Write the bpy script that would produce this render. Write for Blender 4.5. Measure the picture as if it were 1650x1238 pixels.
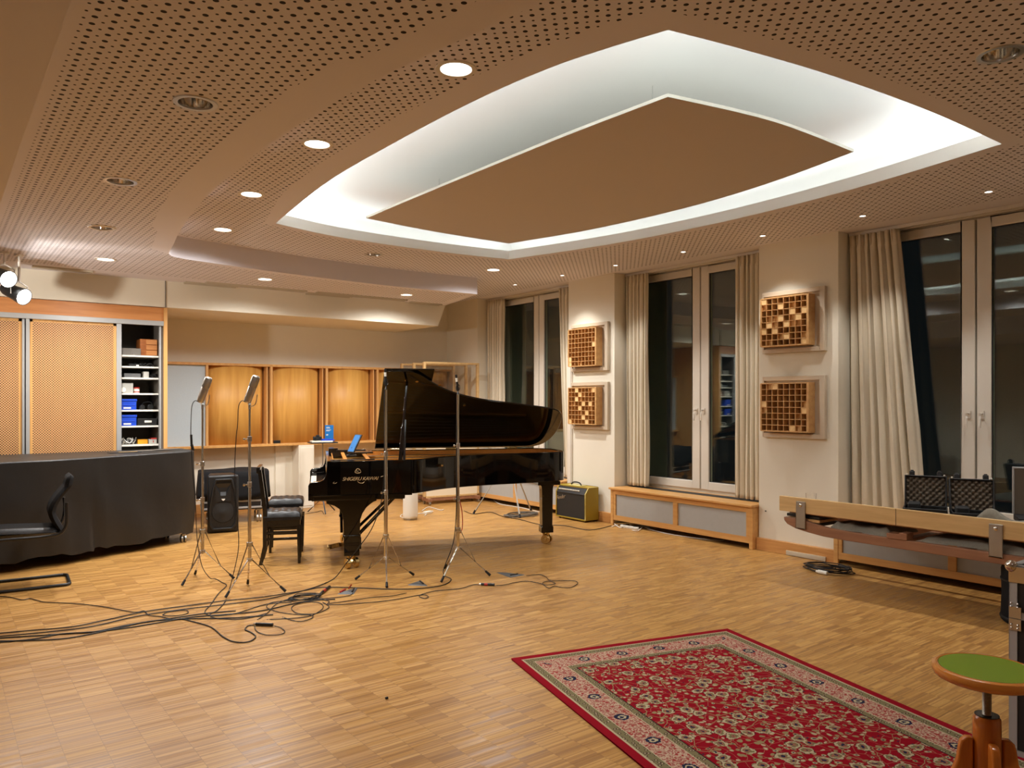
import bpy, bmesh, math, random
from mathutils import Vector, Matrix
from mathutils.geometry import delaunay_2d_cdt

random.seed(7)
PI = math.pi
R = math.radians
for _o in list(bpy.data.objects):
    bpy.data.objects.remove(_o)
scene = bpy.context.scene
COL = scene.collection

# ------------------------------------------------------------------ camera, world, exposure
F_PX, HORIZON = 1240.0, 646.0
YAW = math.atan(937 / 1240.0)
CAM_H = 1.6
cd = bpy.data.cameras.new('camera')
cam = bpy.data.objects.new('camera', cd)
COL.objects.link(cam)
cam.location = (0, 0, CAM_H)
cam.rotation_euler = (PI / 2, 0, -YAW)
cd.sensor_fit = 'HORIZONTAL'
cd.sensor_width = 36.0
cd.lens = 36.0 * F_PX / 1650.0
cd.shift_y = (HORIZON - 619.0) / 1650.0
cd.clip_start = 0.05
cd.clip_end = 200
scene.camera = cam

world = bpy.data.worlds.new('night')
scene.world = world
world.use_nodes = True
world.node_tree.nodes['Background'].inputs[0].default_value = (0.30, 0.36, 0.45, 1)
world.node_tree.nodes['Background'].inputs[1].default_value = 0.012

scene.view_settings.view_transform = 'Standard'
scene.view_settings.look = 'None'
scene.view_settings.gamma = 1.0
scene.view_settings.use_curve_mapping = False
scene.view_settings.exposure = 0.30

DOWN_W, SMALL_W, COVE_W, STAGE_W = 120.0, 36.0, 3.6, 120.0
WARM = (1.0, 0.985, 0.965)
COOL = (0.80, 0.93, 1.0)

# main dimensions
ZC, ZL, ZB = 3.27, 3.05, 2.73      # ceiling, lower perforated ceiling, beam underside
XW = 7.13                          # face of the window piers
XG = 7.55                          # window frame plane
YB = 11.3                          # back wall

# ------------------------------------------------------------------ materials
def lin(c):
    return tuple(((v / 255.0) / 12.92 if v / 255.0 <= 0.04045 else ((v / 255.0 + 0.055) / 1.055) ** 2.4) for v in c) + (1.0,)

def new_mat(name):
    m = bpy.data.materials.new(name)
    m.use_nodes = True
    nt = m.node_tree
    return m, nt, nt.nodes['Principled BSDF']

def N(nt, t, **kw):
    n = nt.nodes.new(t)
    for k, v in kw.items():
        setattr(n, k, v)
    return n

def math_n(nt, op, a, b=None, c=None):
    n = nt.nodes.new('ShaderNodeMath')
    n.operation = op
    for i, v in enumerate((a, b, c)):
        if v is None:
            continue
        if isinstance(v, (int, float)):
            n.inputs[i].default_value = v
        else:
            nt.links.new(v, n.inputs[i])
    return n.outputs[0]

def mix_c(nt, fac, a, b, blend='MIX'):
    n = nt.nodes.new('ShaderNodeMix')
    n.data_type = 'RGBA'
    n.blend_type = blend
    for idx, v in ((0, fac), (6, a), (7, b)):
        if isinstance(v, (int, float)):
            n.inputs[idx].default_value = v
        elif isinstance(v, tuple):
            n.inputs[idx].default_value = v
        else:
            nt.links.new(v, n.inputs[idx])
    return n.outputs[2]

def mat(name, col, rough=0.5, metal=0.0, spec=0.5, coat=0.0, noise=0.0, nscale=8.0, bump=0.0, bscale=60.0, emit=None, estr=0.0):
    m, nt, b = new_mat(name)
    c = lin(col)
    b.inputs['Base Color'].default_value = c
    b.inputs['Roughness'].default_value = rough
    b.inputs['Metallic'].default_value = metal
    b.inputs['Specular IOR Level'].default_value = spec
    b.inputs['Coat Weight'].default_value = coat
    b.inputs['Coat Roughness'].default_value = 0.03
    tc = N(nt, 'ShaderNodeTexCoord')
    if noise > 0:
        n = N(nt, 'ShaderNodeTexNoise')
        n.inputs['Scale'].default_value = nscale
        n.inputs['Detail'].default_value = 5
        nt.links.new(tc.outputs['Object'], n.inputs['Vector'])
        d = tuple(v * (1 - noise) for v in c[:3]) + (1,)
        l = tuple(min(1, v * (1 + noise)) for v in c[:3]) + (1,)
        nt.links.new(mix_c(nt, n.outputs[0], d, l), b.inputs['Base Color'])
    if bump > 0:
        n = N(nt, 'ShaderNodeTexNoise')
        n.inputs['Scale'].default_value = bscale
        n.inputs['Detail'].default_value = 4
        nt.links.new(tc.outputs['Object'], n.inputs['Vector'])
        bp = N(nt, 'ShaderNodeBump')
        bp.inputs['Strength'].default_value = bump
        bp.inputs['Distance'].default_value = 0.01
        nt.links.new(n.outputs[0], bp.inputs['Height'])
        nt.links.new(bp.outputs[0], b.inputs['Normal'])
    if emit:
        b.inputs['Emission Color'].default_value = emit + (1,)
        b.inputs['Emission Strength'].default_value = estr
    return m

def wood(name, c1, c2, stretch=(1, 1, 12), scale=3.0, rough=0.35, coat=0.0):
    """grain runs along the axis whose stretch is smallest"""
    m, nt, b = new_mat(name)
    tc = N(nt, 'ShaderNodeTexCoord')
    mp = N(nt, 'ShaderNodeMapping')
    mp.inputs['Scale'].default_value = stretch
    nt.links.new(tc.outputs['Object'], mp.inputs[0])
    n = N(nt, 'ShaderNodeTexNoise')
    n.inputs['Scale'].default_value = scale
    n.inputs['Detail'].default_value = 6
    n.inputs['Distortion'].default_value = 0.6
    nt.links.new(mp.outputs[0], n.inputs[0])
    r = N(nt, 'ShaderNodeValToRGB')
    r.color_ramp.elements[0].position = 0.3
    r.color_ramp.elements[1].position = 0.7
    r.color_ramp.elements[0].color = lin(c1)
    r.color_ramp.elements[1].color = lin(c2)
    nt.links.new(n.outputs[0], r.inputs[0])
    nt.links.new(r.outputs[0], b.inputs['Base Color'])
    b.inputs['Roughness'].default_value = rough
    b.inputs['Coat Weight'].default_value = coat
    b.inputs['Coat Roughness'].default_value = 0.08
    return m

def holes_mask(nt, u, v, pitch, rbig, rsmall):
    """1 inside a hole of a staggered two-size perforation"""
    def disc(off, r):
        fu = math_n(nt, 'SUBTRACT', math_n(nt, 'FRACT', math_n(nt, 'ADD', math_n(nt, 'DIVIDE', u, pitch), off)), 0.5)
        fv = math_n(nt, 'SUBTRACT', math_n(nt, 'FRACT', math_n(nt, 'ADD', math_n(nt, 'DIVIDE', v, pitch), off)), 0.5)
        d = math_n(nt, 'SQRT', math_n(nt, 'ADD', math_n(nt, 'MULTIPLY', fu, fu), math_n(nt, 'MULTIPLY', fv, fv)))
        return math_n(nt, 'LESS_THAN', d, r / pitch)
    return math_n(nt, 'MAXIMUM', disc(0.0, rbig), disc(0.5, rsmall))

def perforated(name, base, hole, pitch, rbig, rsmall, plane='XY', rough=0.8, grain=False):
    m, nt, b = new_mat(name)
    tc = N(nt, 'ShaderNodeTexCoord')
    sp = N(nt, 'ShaderNodeSeparateXYZ')
    nt.links.new(tc.outputs['Object'], sp.inputs[0])
    mk = holes_mask(nt, sp.outputs['XYZ'.index(plane[0])], sp.outputs['XYZ'.index(plane[1])], pitch, rbig, rsmall)
    a = lin(base)
    if grain:
        n = N(nt, 'ShaderNodeTexNoise')
        mp = N(nt, 'ShaderNodeMapping')
        mp.inputs['Scale'].default_value = (8, 8, 1)
        nt.links.new(tc.outputs['Object'], mp.inputs[0])
        nt.links.new(mp.outputs[0], n.inputs[0])
        n.inputs['Scale'].default_value = 3
        a = mix_c(nt, n.outputs[0], tuple(v * 0.85 for v in a[:3]) + (1,), a)
    nt.links.new(mix_c(nt, mk, a, lin(hole)), b.inputs['Base Color'])
    b.inputs['Roughness'].default_value = rough
    bp = N(nt, 'ShaderNodeBump')
    bp.invert = True
    bp.inputs['Strength'].default_value = 0.5
    bp.inputs['Distance'].default_value = 0.004
    nt.links.new(mk, bp.inputs['Height'])
    nt.links.new(bp.outputs[0], b.inputs['Normal'])
    return m

def parquet():
    m, nt, b = new_mat('upright lamella oak parquet')
    tc = N(nt, 'ShaderNodeTexCoord')
    sp = N(nt, 'ShaderNodeSeparateXYZ')
    nt.links.new(tc.outputs['Object'], sp.inputs[0])
    x, y = sp.outputs[0], sp.outputs[1]
    xs = math_n(nt, 'DIVIDE', x, 0.161)
    col = math_n(nt, 'FLOOR', xs)
    wn0 = N(nt, 'ShaderNodeTexWhiteNoise', noise_dimensions='1D')
    nt.links.new(col, wn0.inputs['W'])
    off = wn0.outputs['Value']
    # single lamellas
    def band(w, mul):
        ys = math_n(nt, 'ADD', math_n(nt, 'DIVIDE', y, w), math_n(nt, 'MULTIPLY', off, mul))
        row = math_n(nt, 'FLOOR', ys)
        cx = N(nt, 'ShaderNodeCombineXYZ')
        nt.links.new(col, cx.inputs[0])
        nt.links.new(row, cx.inputs[1])
        cx.inputs[2].default_value = mul
        wn = N(nt, 'ShaderNodeTexWhiteNoise', noise_dimensions='3D')
        nt.links.new(cx.outputs[0], wn.inputs['Vector'])
        return wn.outputs['Value'], ys
    v1, y1 = band(0.0085, 3.0)
    v2, y2 = band(0.031, 5.0)
    v3, y3 = band(0.16, 7.0)
    s = math_n(nt, 'ADD', math_n(nt, 'MULTIPLY', v1, 0.62), math_n(nt, 'ADD', math_n(nt, 'MULTIPLY', v2, 0.27), math_n(nt, 'MULTIPLY', v3, 0.11)))
    r = N(nt, 'ShaderNodeValToRGB')
    e = r.color_ramp.elements
    e[0].position, e[0].color = 0.12, lin((142, 97, 48))
    e[1].position, e[1].color = 0.85, lin((200, 153, 84))
    k = e.new(0.5)
    k.color = lin((176, 127, 62))
    nt.links.new(s, r.inputs[0])
    # joints between the columns and between the blocks
    fx = math_n(nt, 'ABSOLUTE', math_n(nt, 'SUBTRACT', math_n(nt, 'FRACT', xs), 0.5))
    j1 = math_n(nt, 'GREATER_THAN', fx, 0.492)
    fy = math_n(nt, 'ABSOLUTE', math_n(nt, 'SUBTRACT', math_n(nt, 'FRACT', y3), 0.5))
    j2 = math_n(nt, 'GREATER_THAN', fy, 0.494)
    j = math_n(nt, 'MULTIPLY', math_n(nt, 'MAXIMUM', j1, j2), 0.45)
    # worn, greyer areas
    n = N(nt, 'ShaderNodeTexNoise')
    n.inputs['Scale'].default_value = 0.55
    n.inputs['Detail'].default_value = 3
    nt.links.new(tc.outputs['Object'], n.inputs[0])
    w = math_n(nt, 'MULTIPLY', n.outputs[0], 0.25)
    c = mix_c(nt, w, r.outputs[0], lin((180, 140, 92)))
    c = mix_c(nt, j, c, lin((110, 74, 36)))
    nt.links.new(c, b.inputs['Base Color'])
    b.inputs['Roughness'].default_value = 0.33
    rg = math_n(nt, 'ADD', math_n(nt, 'MULTIPLY', v2, 0.16), 0.30)
    nt.links.new(rg, b.inputs['Roughness'])
    b.inputs['Specular IOR Level'].default_value = 0.4
    bp = N(nt, 'ShaderNodeBump')
    bp.inputs['Strength'].default_value = 0.12
    bp.inputs['Distance'].default_value = 0.002
    nt.links.new(v1, bp.inputs['Height'])
    nt.links.new(bp.outputs[0], b.inputs['Normal'])
    return m

M = {}
M['floor'] = parquet()
M['wall'] = mat('warm white wall paint', (233, 226, 208), 0.85, noise=0.03, nscale=3, bump=0.05, bscale=180)
M['ceil'] = mat('matt ceiling paint', (224, 219, 224), 0.9)
M['ceilperf'] = perforated('perforated ceiling board', (224, 219, 224), (34, 27, 25), 0.066, 0.0115, 0.0065, 'XY', 0.9)
M['dome'] = mat('white cove paint', (232, 228, 222), 0.8)
M['panelceil'] = mat('tan ceiling sail', (206, 196, 188), 0.85)
M['plinth'] = wood('beech baseboard', (196, 138, 76), (216, 160, 96), (6, 1, 14), 2.5, 0.4)
M['beech'] = wood('beech veneer', (204, 148, 84), (222, 172, 104), (14, 1, 14), 1.6, 0.38)
M['beechz'] = wood('upright beech veneer', (206, 152, 88), (224, 174, 108), (12, 12, 0.8), 1.6, 0.38)
M['fascia'] = wood('pearwood veneer', (190, 122, 66), (208, 142, 82), (1, 8, 12), 2, 0.4)
M['barrel'] = wood('golden maple veneer', (206, 146, 66), (232, 178, 92), (7, 1, 0.5), 1.7, 0.48)
M['perfwood'] = perforated('perforated beech board', (224, 168, 108), (44, 26, 14), 0.0275, 0.0066, 0.0066, 'XZ', 0.5, True)
M['alu'] = mat('brushed aluminium', (176, 176, 174), 0.4, 0.35)
M['aluwhite'] = mat('pale metal vent', (206, 196, 176), 0.5, 0.2)
M['greyfab'] = mat('grey acoustic fabric', (192, 206, 214), 0.95, noise=0.06, nscale=60, bump=0.2, bscale=300)
M['greypanel'] = mat('grey radiator panel', (176, 176, 172), 0.7, noise=0.05, nscale=20)
M['cabinside'] = mat('grey cabinet lining', (110, 104, 96), 0.7)
M['shelfwhite'] = mat('white shelf laminate', (232, 226, 214), 0.5)
M['winframe'] = mat('white window lacquer', (222, 214, 200), 0.35)
M['seal'] = mat('black window seal', (30, 28, 26), 0.6)
M['facade'] = mat('outer wall render', (120, 128, 116), 0.9)
M['curtain'] = mat('heavy cream curtain cloth', (220, 208, 184), 0.9, noise=0.04, nscale=30, bump=0.15, bscale=400)
M['rail'] = mat('white curtain rail', (220, 214, 204), 0.4)
M['chrome'] = mat('polished chrome', (225, 220, 212), 0.12, 1.0)
M['nickel'] = mat('satin nickel', (206, 204, 200), 0.28, 1.0)
M['steel'] = mat('zinc plated steel', (170, 166, 158), 0.42, 1.0)
M['brass'] = mat('polished brass', (216, 190, 132), 0.2, 1.0)
M['ebony'] = mat('black piano lacquer', (5, 4, 4), 0.08, 0, 0.25, 0.55)
M['blacksatin'] = mat('black stained wood', (16, 14, 13), 0.25, 0, 0.5, 0.4)
M['leather'] = mat('black leather', (22, 22, 23), 0.36, 0, 0.5, 0, bump=0.15, bscale=120)
M['blackcloth'] = mat('black dust cover cloth', (34, 32, 30), 0.46, 0, 0.5, 0, noise=0.25, nscale=2.2, bump=0.5, bscale=5)
M['blackfab'] = mat('black fabric', (20, 20, 22), 0.9, 0, 0.3, 0, bump=0.2, bscale=200)
M['blackplastic'] = mat('black plastic', (26, 26, 26), 0.42)
M['darkgrille'] = mat('dark speaker grille', (30, 29, 27), 0.6, bump=0.3, bscale=500)
M['rubber'] = mat('black rubber', (14, 14, 14), 0.7)
M['cable'] = mat('black cable rubber', (14, 13, 14), 0.5)
M['cablegrey'] = mat('grey cable', (110, 106, 98), 0.5)
M['cablewhite'] = mat('white cable', (226, 222, 212), 0.5)
M['gold'] = mat('gold painted iron', (196, 140, 62), 0.3, 0.6)
M['goldtext'] = mat('gold leaf lettering', (222, 196, 150), 0.35, 0.5)
M['soundwood'] = wood('honey coloured spruce', (196, 122, 48), (214, 146, 66), (1, 12, 1), 3, 0.3)
M['ivory'] = mat('white key tops', (240, 234, 216), 0.3)
M['felt'] = mat('red felt', (140, 20, 20), 0.9)
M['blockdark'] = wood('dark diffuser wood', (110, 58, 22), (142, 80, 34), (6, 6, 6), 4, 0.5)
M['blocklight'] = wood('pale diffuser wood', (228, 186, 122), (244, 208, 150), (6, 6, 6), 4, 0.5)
M['blockmid'] = wood('amber diffuser wood', (196, 146, 88), (214, 168, 108), (6, 6, 6), 4, 0.5)
M['paleframe'] = mat('whitewashed wood frame', (206, 190, 166), 0.6, noise=0.05)
M['tweed'] = mat('yellow tolex cover', (156, 130, 26), 0.55, bump=0.3, bscale=200)
M['tweedpale'] = mat('pale piping', (214, 200, 130), 0.5)
M['green'] = mat('green linoleum seat top', (116, 140, 12), 0.5)
M['stoolwood'] = wood('orange varnished beech', (176, 92, 22), (202, 118, 38), (10, 10, 1), 3, 0.22, 0.6)
M['stoolwoodh'] = wood('orange varnished beech rim', (196, 116, 40), (214, 140, 60), (3, 3, 1), 3, 0.18, 0.7)
M['ply'] = wood('pale birch ply', (196, 158, 102), (214, 178, 122), (10, 0.8, 10), 2.5, 0.5)
M['redwood'] = wood('reddish hardwood', (134, 90, 62), (154, 106, 74), (10, 0.8, 10), 2.5, 0.5)
M['blanket'] = mat('grey felt blanket', (138, 132, 118), 0.95, noise=0.2, nscale=60, bump=0.4, bscale=250)
M['foam'] = mat('dark acoustic foam', (104, 92, 78), 0.95)
M['caseblack'] = mat('black laminated ply', (24, 23, 24), 0.5)
M['blue'] = mat('blue plastic crate', (26, 70, 190), 0.4)
M['bookblue'] = mat('blue book cover', (18, 108, 176), 0.5)
M['paper'] = mat('white paper', (236, 230, 214), 0.8)
M['grey'] = mat('grey device casing', (92, 92, 92), 0.5)
M['lightgrey'] = mat('light grey casing', (176, 174, 166), 0.5)
M['red'] = mat('red plastic', (176, 40, 30), 0.45)
M['yellow'] = mat('yellow plastic', (220, 150, 20), 0.5)
M['boxwood'] = wood('brown box wood', (150, 84, 34), (176, 104, 46), (1, 8, 8), 3, 0.45)
M['creampanel'] = mat('cream gobo panel', (230, 214, 184), 0.8)
M['white'] = mat('white plastic', (232, 228, 216), 0.4)
M['whitemetal'] = mat('silver grey tube', (196, 190, 178), 0.35, 0.5)
M['deadlamp'] = mat('dark lamp inside', (60, 50, 40), 0.3, 0.6)

def glass(name, ior=1.5, tint=(1, 1, 1, 1)):
    m, nt, b = new_mat(name)
    b.inputs['Base Color'].default_value = tint
    b.inputs['Roughness'].default_value = 0.0
    b.inputs['IOR'].default_value = ior
    b.inputs['Transmission Weight'].default_value = 1.0
    return m
def clear_sheet(name, ior, tint, boost=1.5):
    m = bpy.data.materials.new(name)
    m.use_nodes = True
    nt = m.node_tree
    nt.nodes.clear()
    out = N(nt, 'ShaderNodeOutputMaterial')
    mx = N(nt, 'ShaderNodeMixShader')
    fr = N(nt, 'ShaderNodeFresnel')
    geo = N(nt, 'ShaderNodeNewGeometry')
    nt.links.new(math_n(nt, 'ADD', math_n(nt, 'MULTIPLY', geo.outputs['Backfacing'], 1.0 / ior - ior), ior), fr.inputs[0])
    tr = N(nt, 'ShaderNodeBsdfTransparent')
    tr.inputs[0].default_value = tint
    gl = N(nt, 'ShaderNodeBsdfGlossy')
    gl.inputs['Roughness'].default_value = 0.0
    nt.links.new(math_n(nt, 'MULTIPLY', fr.outputs[0], boost), mx.inputs[0])
    nt.links.new(tr.outputs[0], mx.inputs[1])
    nt.links.new(gl.outputs[0], mx.inputs[2])
    nt.links.new(mx.outputs[0], out.inputs[0])
    return m
M['glass'] = clear_sheet('window glass', 1.5, (0.93, 0.97, 0.94, 1))
M['tumbler'] = glass('drinking glass', 1.45)
M['acrylic'] = clear_sheet('clear acrylic sheet', 1.45, (0.95, 0.93, 0.90, 1), 0.8)

def emis(name, col, s):
    m, nt, b = new_mat(name)
    b.inputs['Base Color'].default_value = (0.9, 0.9, 0.9, 1)
    b.inputs['Emission Color'].default_value = col + (1,)
    b.inputs['Emission Strength'].default_value = s
    return m
M['lampon'] = emis('lit lamp lens', (1.0, 0.97, 0.9), 6.0)
M['stageon'] = emis('lit stage lamp', (1.0, 0.98, 0.94), 30.0)
M['ledstrip'] = emis('cool white strip', (0.8, 0.92, 1.0), 4.0)

# ------------------------------------------------------------------ mesh builder
def frame_from(d):
    d = Vector(d).normalized()
    up = Vector((0, 0, 1)) if abs(d.z) < 0.95 else Vector((1, 0, 0))
    a = d.cross(up).normalized()
    b = a.cross(d).normalized()
    return a, b

def smooth_pts(pts, n=6, closed=False):
    P = [Vector(p) for p in pts]
    L = len(P)
    if L < 3:
        return P
    out = []
    rng = range(L if closed else L - 1)
    for i in rng:
        p0 = P[(i - 1) % L] if (closed or i > 0) else P[0]
        p1, p2 = P[i], P[(i + 1) % L]
        p3 = P[(i + 2) % L] if (closed or i + 2 < L) else P[-1]
        for k in range(n):
            t = k / n
            out.append(0.5 * ((2 * p1) + (p2 - p0) * t + (2 * p0 - 5 * p1 + 4 * p2 - p3) * t * t + (3 * p1 - p0 - 3 * p2 + p3) * t ** 3))
    if not closed:
        out.append(P[-1].copy())
    return out

class MB:
    def __init__(s):
        s.v, s.f, s.mi = [], [], []
        s.cur = 0
    def face(s, idx):
        s.f.append(tuple(idx)); s.mi.append(s.cur)
    def box(s, x0, x1, y0, y1, z0, z1, mtx=None):
        b = len(s.v)
        for z in (z0, z1):
            for x, y in ((x0, y0), (x1, y0), (x1, y1), (x0, y1)):
                p = Vector((x, y, z))
                s.v.append(mtx @ p if mtx else p)
        for q in ((0, 3, 2, 1), (4, 5, 6, 7), (0, 1, 5, 4), (1, 2, 6, 5), (2, 3, 7, 6), (3, 0, 4, 7)):
            s.face([b + i for i in q])
        return s
    def bar(s, p0, p1, w, h):
        """rectangular bar from p0 to p1, w sideways, h upright"""
        p0, p1 = Vector(p0), Vector(p1)
        a, b = frame_from(p1 - p0)
        base = len(s.v)
        for p in (p0, p1):
            for sa, sb in ((-1, -1), (1, -1), (1, 1), (-1, 1)):
                s.v.append(p + a * sa * w / 2 + b * sb * h / 2)
        for q in ((0, 1, 2, 3), (7, 6, 5, 4), (0, 4, 5, 1), (1, 5, 6, 2), (2, 6, 7, 3), (3, 7, 4, 0)):
            s.face([base + i for i in q])
        return s
    def cyl(s, p0, p1, r0, r1=None, n=16, caps=True):
        r1 = r0 if r1 is None else r1
        p0, p1 = Vector(p0), Vector(p1)
        a, b = frame_from(p1 - p0)
        base = len(s.v)
        for p, r in ((p0, r0), (p1, r1)):
            for i in range(n):
                t = 2 * PI * i / n
                s.v.append(p + a * math.cos(t) * r + b * math.sin(t) * r)
        for i in range(n):
            j = (i + 1) % n
            s.face((base + i, base + n + i, base + n + j, base + j))
        if caps:
            s.face([base + i for i in range(n)])
            s.face([base + n + i for i in reversed(range(n))])
        return s
    def tube(s, pts, r, n=6, sm=0, closed=False):
        P = smooth_pts(pts, sm, closed) if sm else [Vector(p) for p in pts]
        L = len(P)
        base = len(s.v)
        prev = None
        for i, p in enumerate(P):
            if closed:
                d = P[(i + 1) % L] - P[i - 1]
            else:
                d = P[min(i + 1, L - 1)] - P[max(i - 1, 0)]
            if d.length < 1e-7:
                d = Vector((0, 0, 1))
            d.normalize()
            if prev is None:
                a, b = frame_from(d)
            else:
                a = prev - d * prev.dot(d)
                if a.length < 1e-5:
                    a, b = frame_from(d)
                a.normalize()
                b = d.cross(a)
            prev = a
            for k in range(n):
                t = 2 * PI * k / n
                s.v.append(p + (a * math.cos(t) + b * math.sin(t)) * r)
        for i in range(L if closed else L - 1):
            j = (i + 1) % L
            for k in range(n):
                l = (k + 1) % n
                s.face((base + i * n + k, base + i * n + l, base + j * n + l, base + j * n + k))
        if not closed:
            s.face([base + k for k in reversed(range(n))])
            s.face([base + (L - 1) * n + k for k in range(n)])
        return s
    def lathe(s, prof, n=24, mtx=None, caps=True):
        base = len(s.v)
        L = len(prof)
        for r, z in prof:
            for i in range(n):
                t = 2 * PI * i / n
                p = Vector((r * math.cos(t), r * math.sin(t), z))
                s.v.append(mtx @ p if mtx else p)
        for k in range(L - 1):
            for i in range(n):
                j = (i + 1) % n
                s.face((base + k * n + i, base + k * n + j, base + (k + 1) * n + j, base + (k + 1) * n + i))
        if caps and prof[0][0] > 1e-6:
            s.face([base + i for i in reversed(range(n))])
        if caps and prof[-1][0] > 1e-6:
            s.face([base + (L - 1) * n + i for i in range(n)])
        return s
    def prism(s, poly, z0, z1, mtx=None):
        """closed outline (x, y) extruded in z; mtx maps it elsewhere"""
        base = len(s.v)
        n = len(poly)
        for z in (z0, z1):
            for x, y in poly:
                p = Vector((x, y, z))
                s.v.append(mtx @ p if mtx else p)
        for i in range(n):
            j = (i + 1) % n
            s.face((base + i, base + j, base + n + j, base + n + i))
        s.face([base + i for i in reversed(range(n))])
        s.face([base + n + i for i in range(n)])
        return s
    def ring(s, outer, inner, z0, z1):
        """wall between two outlines of the same number of points"""
        base = len(s.v)
        n = len(outer)
        for P in (outer, inner):
            for z in (z0, z1):
                for x, y in P:
                    s.v.append(Vector((x, y, z)))
        o0, o1, i0, i1 = base, base + n, base + 2 * n, base + 3 * n
        for i in range(n):
            j = (i + 1) % n
            s.face((o0 + i, o0 + j, o1 + j, o1 + i))
            s.face((i0 + j, i0 + i, i1 + i, i1 + j))
            s.face((o1 + i, o1 + j, i1 + j, i1 + i))
            s.face((o0 + j, o0 + i, i0 + i, i0 + j))
        return s
    def grid(s, fn, nu, nv, close_u=False):
        base = len(s.v)
        for i in range(nu):
            for j in range(nv):
                s.v.append(Vector(fn(i / (nu - 1) if not close_u else i / nu, j / (nv - 1))))
        for i in range(nu if close_u else nu - 1):
            k = (i + 1) % nu
            for j in range(nv - 1):
                s.face((base + i * nv + j, base + k * nv + j, base + k * nv + j + 1, base + i * nv + j + 1))
        return s
    def ball(s, c, r, n=12, sq=(1, 1, 1)):
        c = Vector(c)
        m = n // 2
        prof = [(math.sin(PI * k / m), -math.cos(PI * k / m)) for k in range(m + 1)]
        base = len(s.v)
        for pr, pz in prof:
            for i in range(n):
                t = 2 * PI * i / n
                s.v.append(c + Vector((pr * math.cos(t) * sq[0], pr * math.sin(t) * sq[1], pz * sq[2])) * r)
        for k in range(m):
            for i in range(n):
                j = (i + 1) % n
                s.face((base + k * n + i, base + k * n + j, base + (k + 1) * n + j, base + (k + 1) * n + i))
        return s
    def build(s, name, material, parent=None, bevel=0.0, smooth=35, loc=None, solid=0.0, sub=0, recalc=True):
        me = bpy.data.meshes.new(name)
        me.from_pydata([tuple(v) for v in s.v], [], s.f)
        mats = material if isinstance(material, (list, tuple)) else [material]
        for m in mats:
            me.materials.append(M[m] if isinstance(m, str) else m)
        for p, k in zip(me.polygons, s.mi):
            p.material_index = k
        bm = bmesh.new()
        bm.from_mesh(me)
        bmesh.ops.remove_doubles(bm, verts=bm.verts, dist=1e-5)
        if recalc:
            bmesh.ops.recalc_face_normals(bm, faces=bm.faces)
        bm.to_mesh(me)
        bm.free()
        if smooth:
            me.polygons.foreach_set('use_smooth', [True] * len(me.polygons))
            me.set_sharp_from_angle(angle=R(smooth))
        o = bpy.data.objects.new(name, me)
        COL.objects.link(o)
        if parent is not None:
            o.parent = parent
        if loc:
            o.location = loc
        if bevel > 0:
            md = o.modifiers.new('bevel', 'BEVEL')
            md.width = bevel
            md.segments = 2
            md.limit_method = 'ANGLE'
            md.angle_limit = R(40)
        if solid:
            md = o.modifiers.new('solid', 'SOLIDIFY')
            md.thickness = solid
            md.offset = 0
        if sub:
            md = o.modifiers.new('sub', 'SUBSURF')
            md.levels = md.render_levels = sub
        return o

    def split(s, name, material, parent=None, **kw):
        """every loose piece becomes an object of its own"""
        par = list(range(len(s.v)))
        def find(a):
            while par[a] != a:
                par[a] = par[par[a]]
                a = par[a]
            return a
        for f in s.f:
            for k in f[1:]:
                x, y = find(f[0]), find(k)
                if x != y:
                    par[x] = y
        groups = {}
        for f in s.f:
            groups.setdefault(find(f[0]), []).append(f)
        out = []
        for fs in groups.values():
            mb = MB()
            ids = {}
            for f in fs:
                for k in f:
                    if k not in ids:
                        ids[k] = len(mb.v)
                        mb.v.append(s.v[k])
                mb.face([ids[k] for k in f])
            out.append(mb.build(name, material, parent, **kw))
        return out

def thing(name, label, cat, loc=(0, 0, 0), rz=0.0, group=None):
    o = bpy.data.objects.new(name, None)
    o.empty_display_size = 0.1
    COL.objects.link(o)
    o.location = loc
    o.rotation_euler = (0, 0, rz)
    o['label'] = label
    o['category'] = cat
    if group:
        o['group'] = group
    return o

def tag(o, label, cat, group=None):
    o['label'] = label
    o['category'] = cat
    if group:
        o['group'] = group
    return o

def struct(o, label=None):
    o['kind'] = 'structure'
    if label:
        o['label'] = label
    return o

def sempty(name, loc=(0, 0, 0)):
    o = bpy.data.objects.new(name, None)
    COL.objects.link(o)
    o.location = loc
    o['kind'] = 'structure'
    return o

def copy_tree(o, parent=None):
    c = o.copy()
    COL.objects.link(c)
    c.parent = parent
    for ch in [k for k in bpy.data.objects if k.parent == o]:
        copy_tree(ch, c)
    return c

def mtx(loc=(0, 0, 0), rx=0, ry=0, rz=0):
    return Matrix.Translation(loc) @ Matrix.Rotation(rz, 4, 'Z') @ Matrix.Rotation(ry, 4, 'Y') @ Matrix.Rotation(rx, 4, 'X')

def text_mesh(name, body, size, material, parent, m, shear=0.0, depth=0.002, spacing=1.0):
    cu = bpy.data.curves.new(name, 'FONT')
    cu.body = body
    cu.size = size
    cu.shear = shear
    cu.extrude = depth
    cu.space_character = spacing
    cu.align_x = 'CENTER'
    t = bpy.data.objects.new(name + '_c', cu)
    COL.objects.link(t)
    bpy.context.view_layer.update()
    me = bpy.data.meshes.new_from_object(t.evaluated_get(bpy.context.evaluated_depsgraph_get()))
    bpy.data.objects.remove(t)
    bpy.data.curves.remove(cu)
    me.name = name
    me.materials.clear()
    me.materials.append(M[material])
    me.transform(m)
    o = bpy.data.objects.new(name, me)
    COL.objects.link(o)
    o.parent = parent
    return o

# ================================================================== THE ROOM
b = MB()
b.grid(lambda u, v: (-2.6 + u * 10.6, -4.1 + v * 15.6, 0), 2, 2)
struct(b.build('floor', 'floor', smooth=0))

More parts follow.
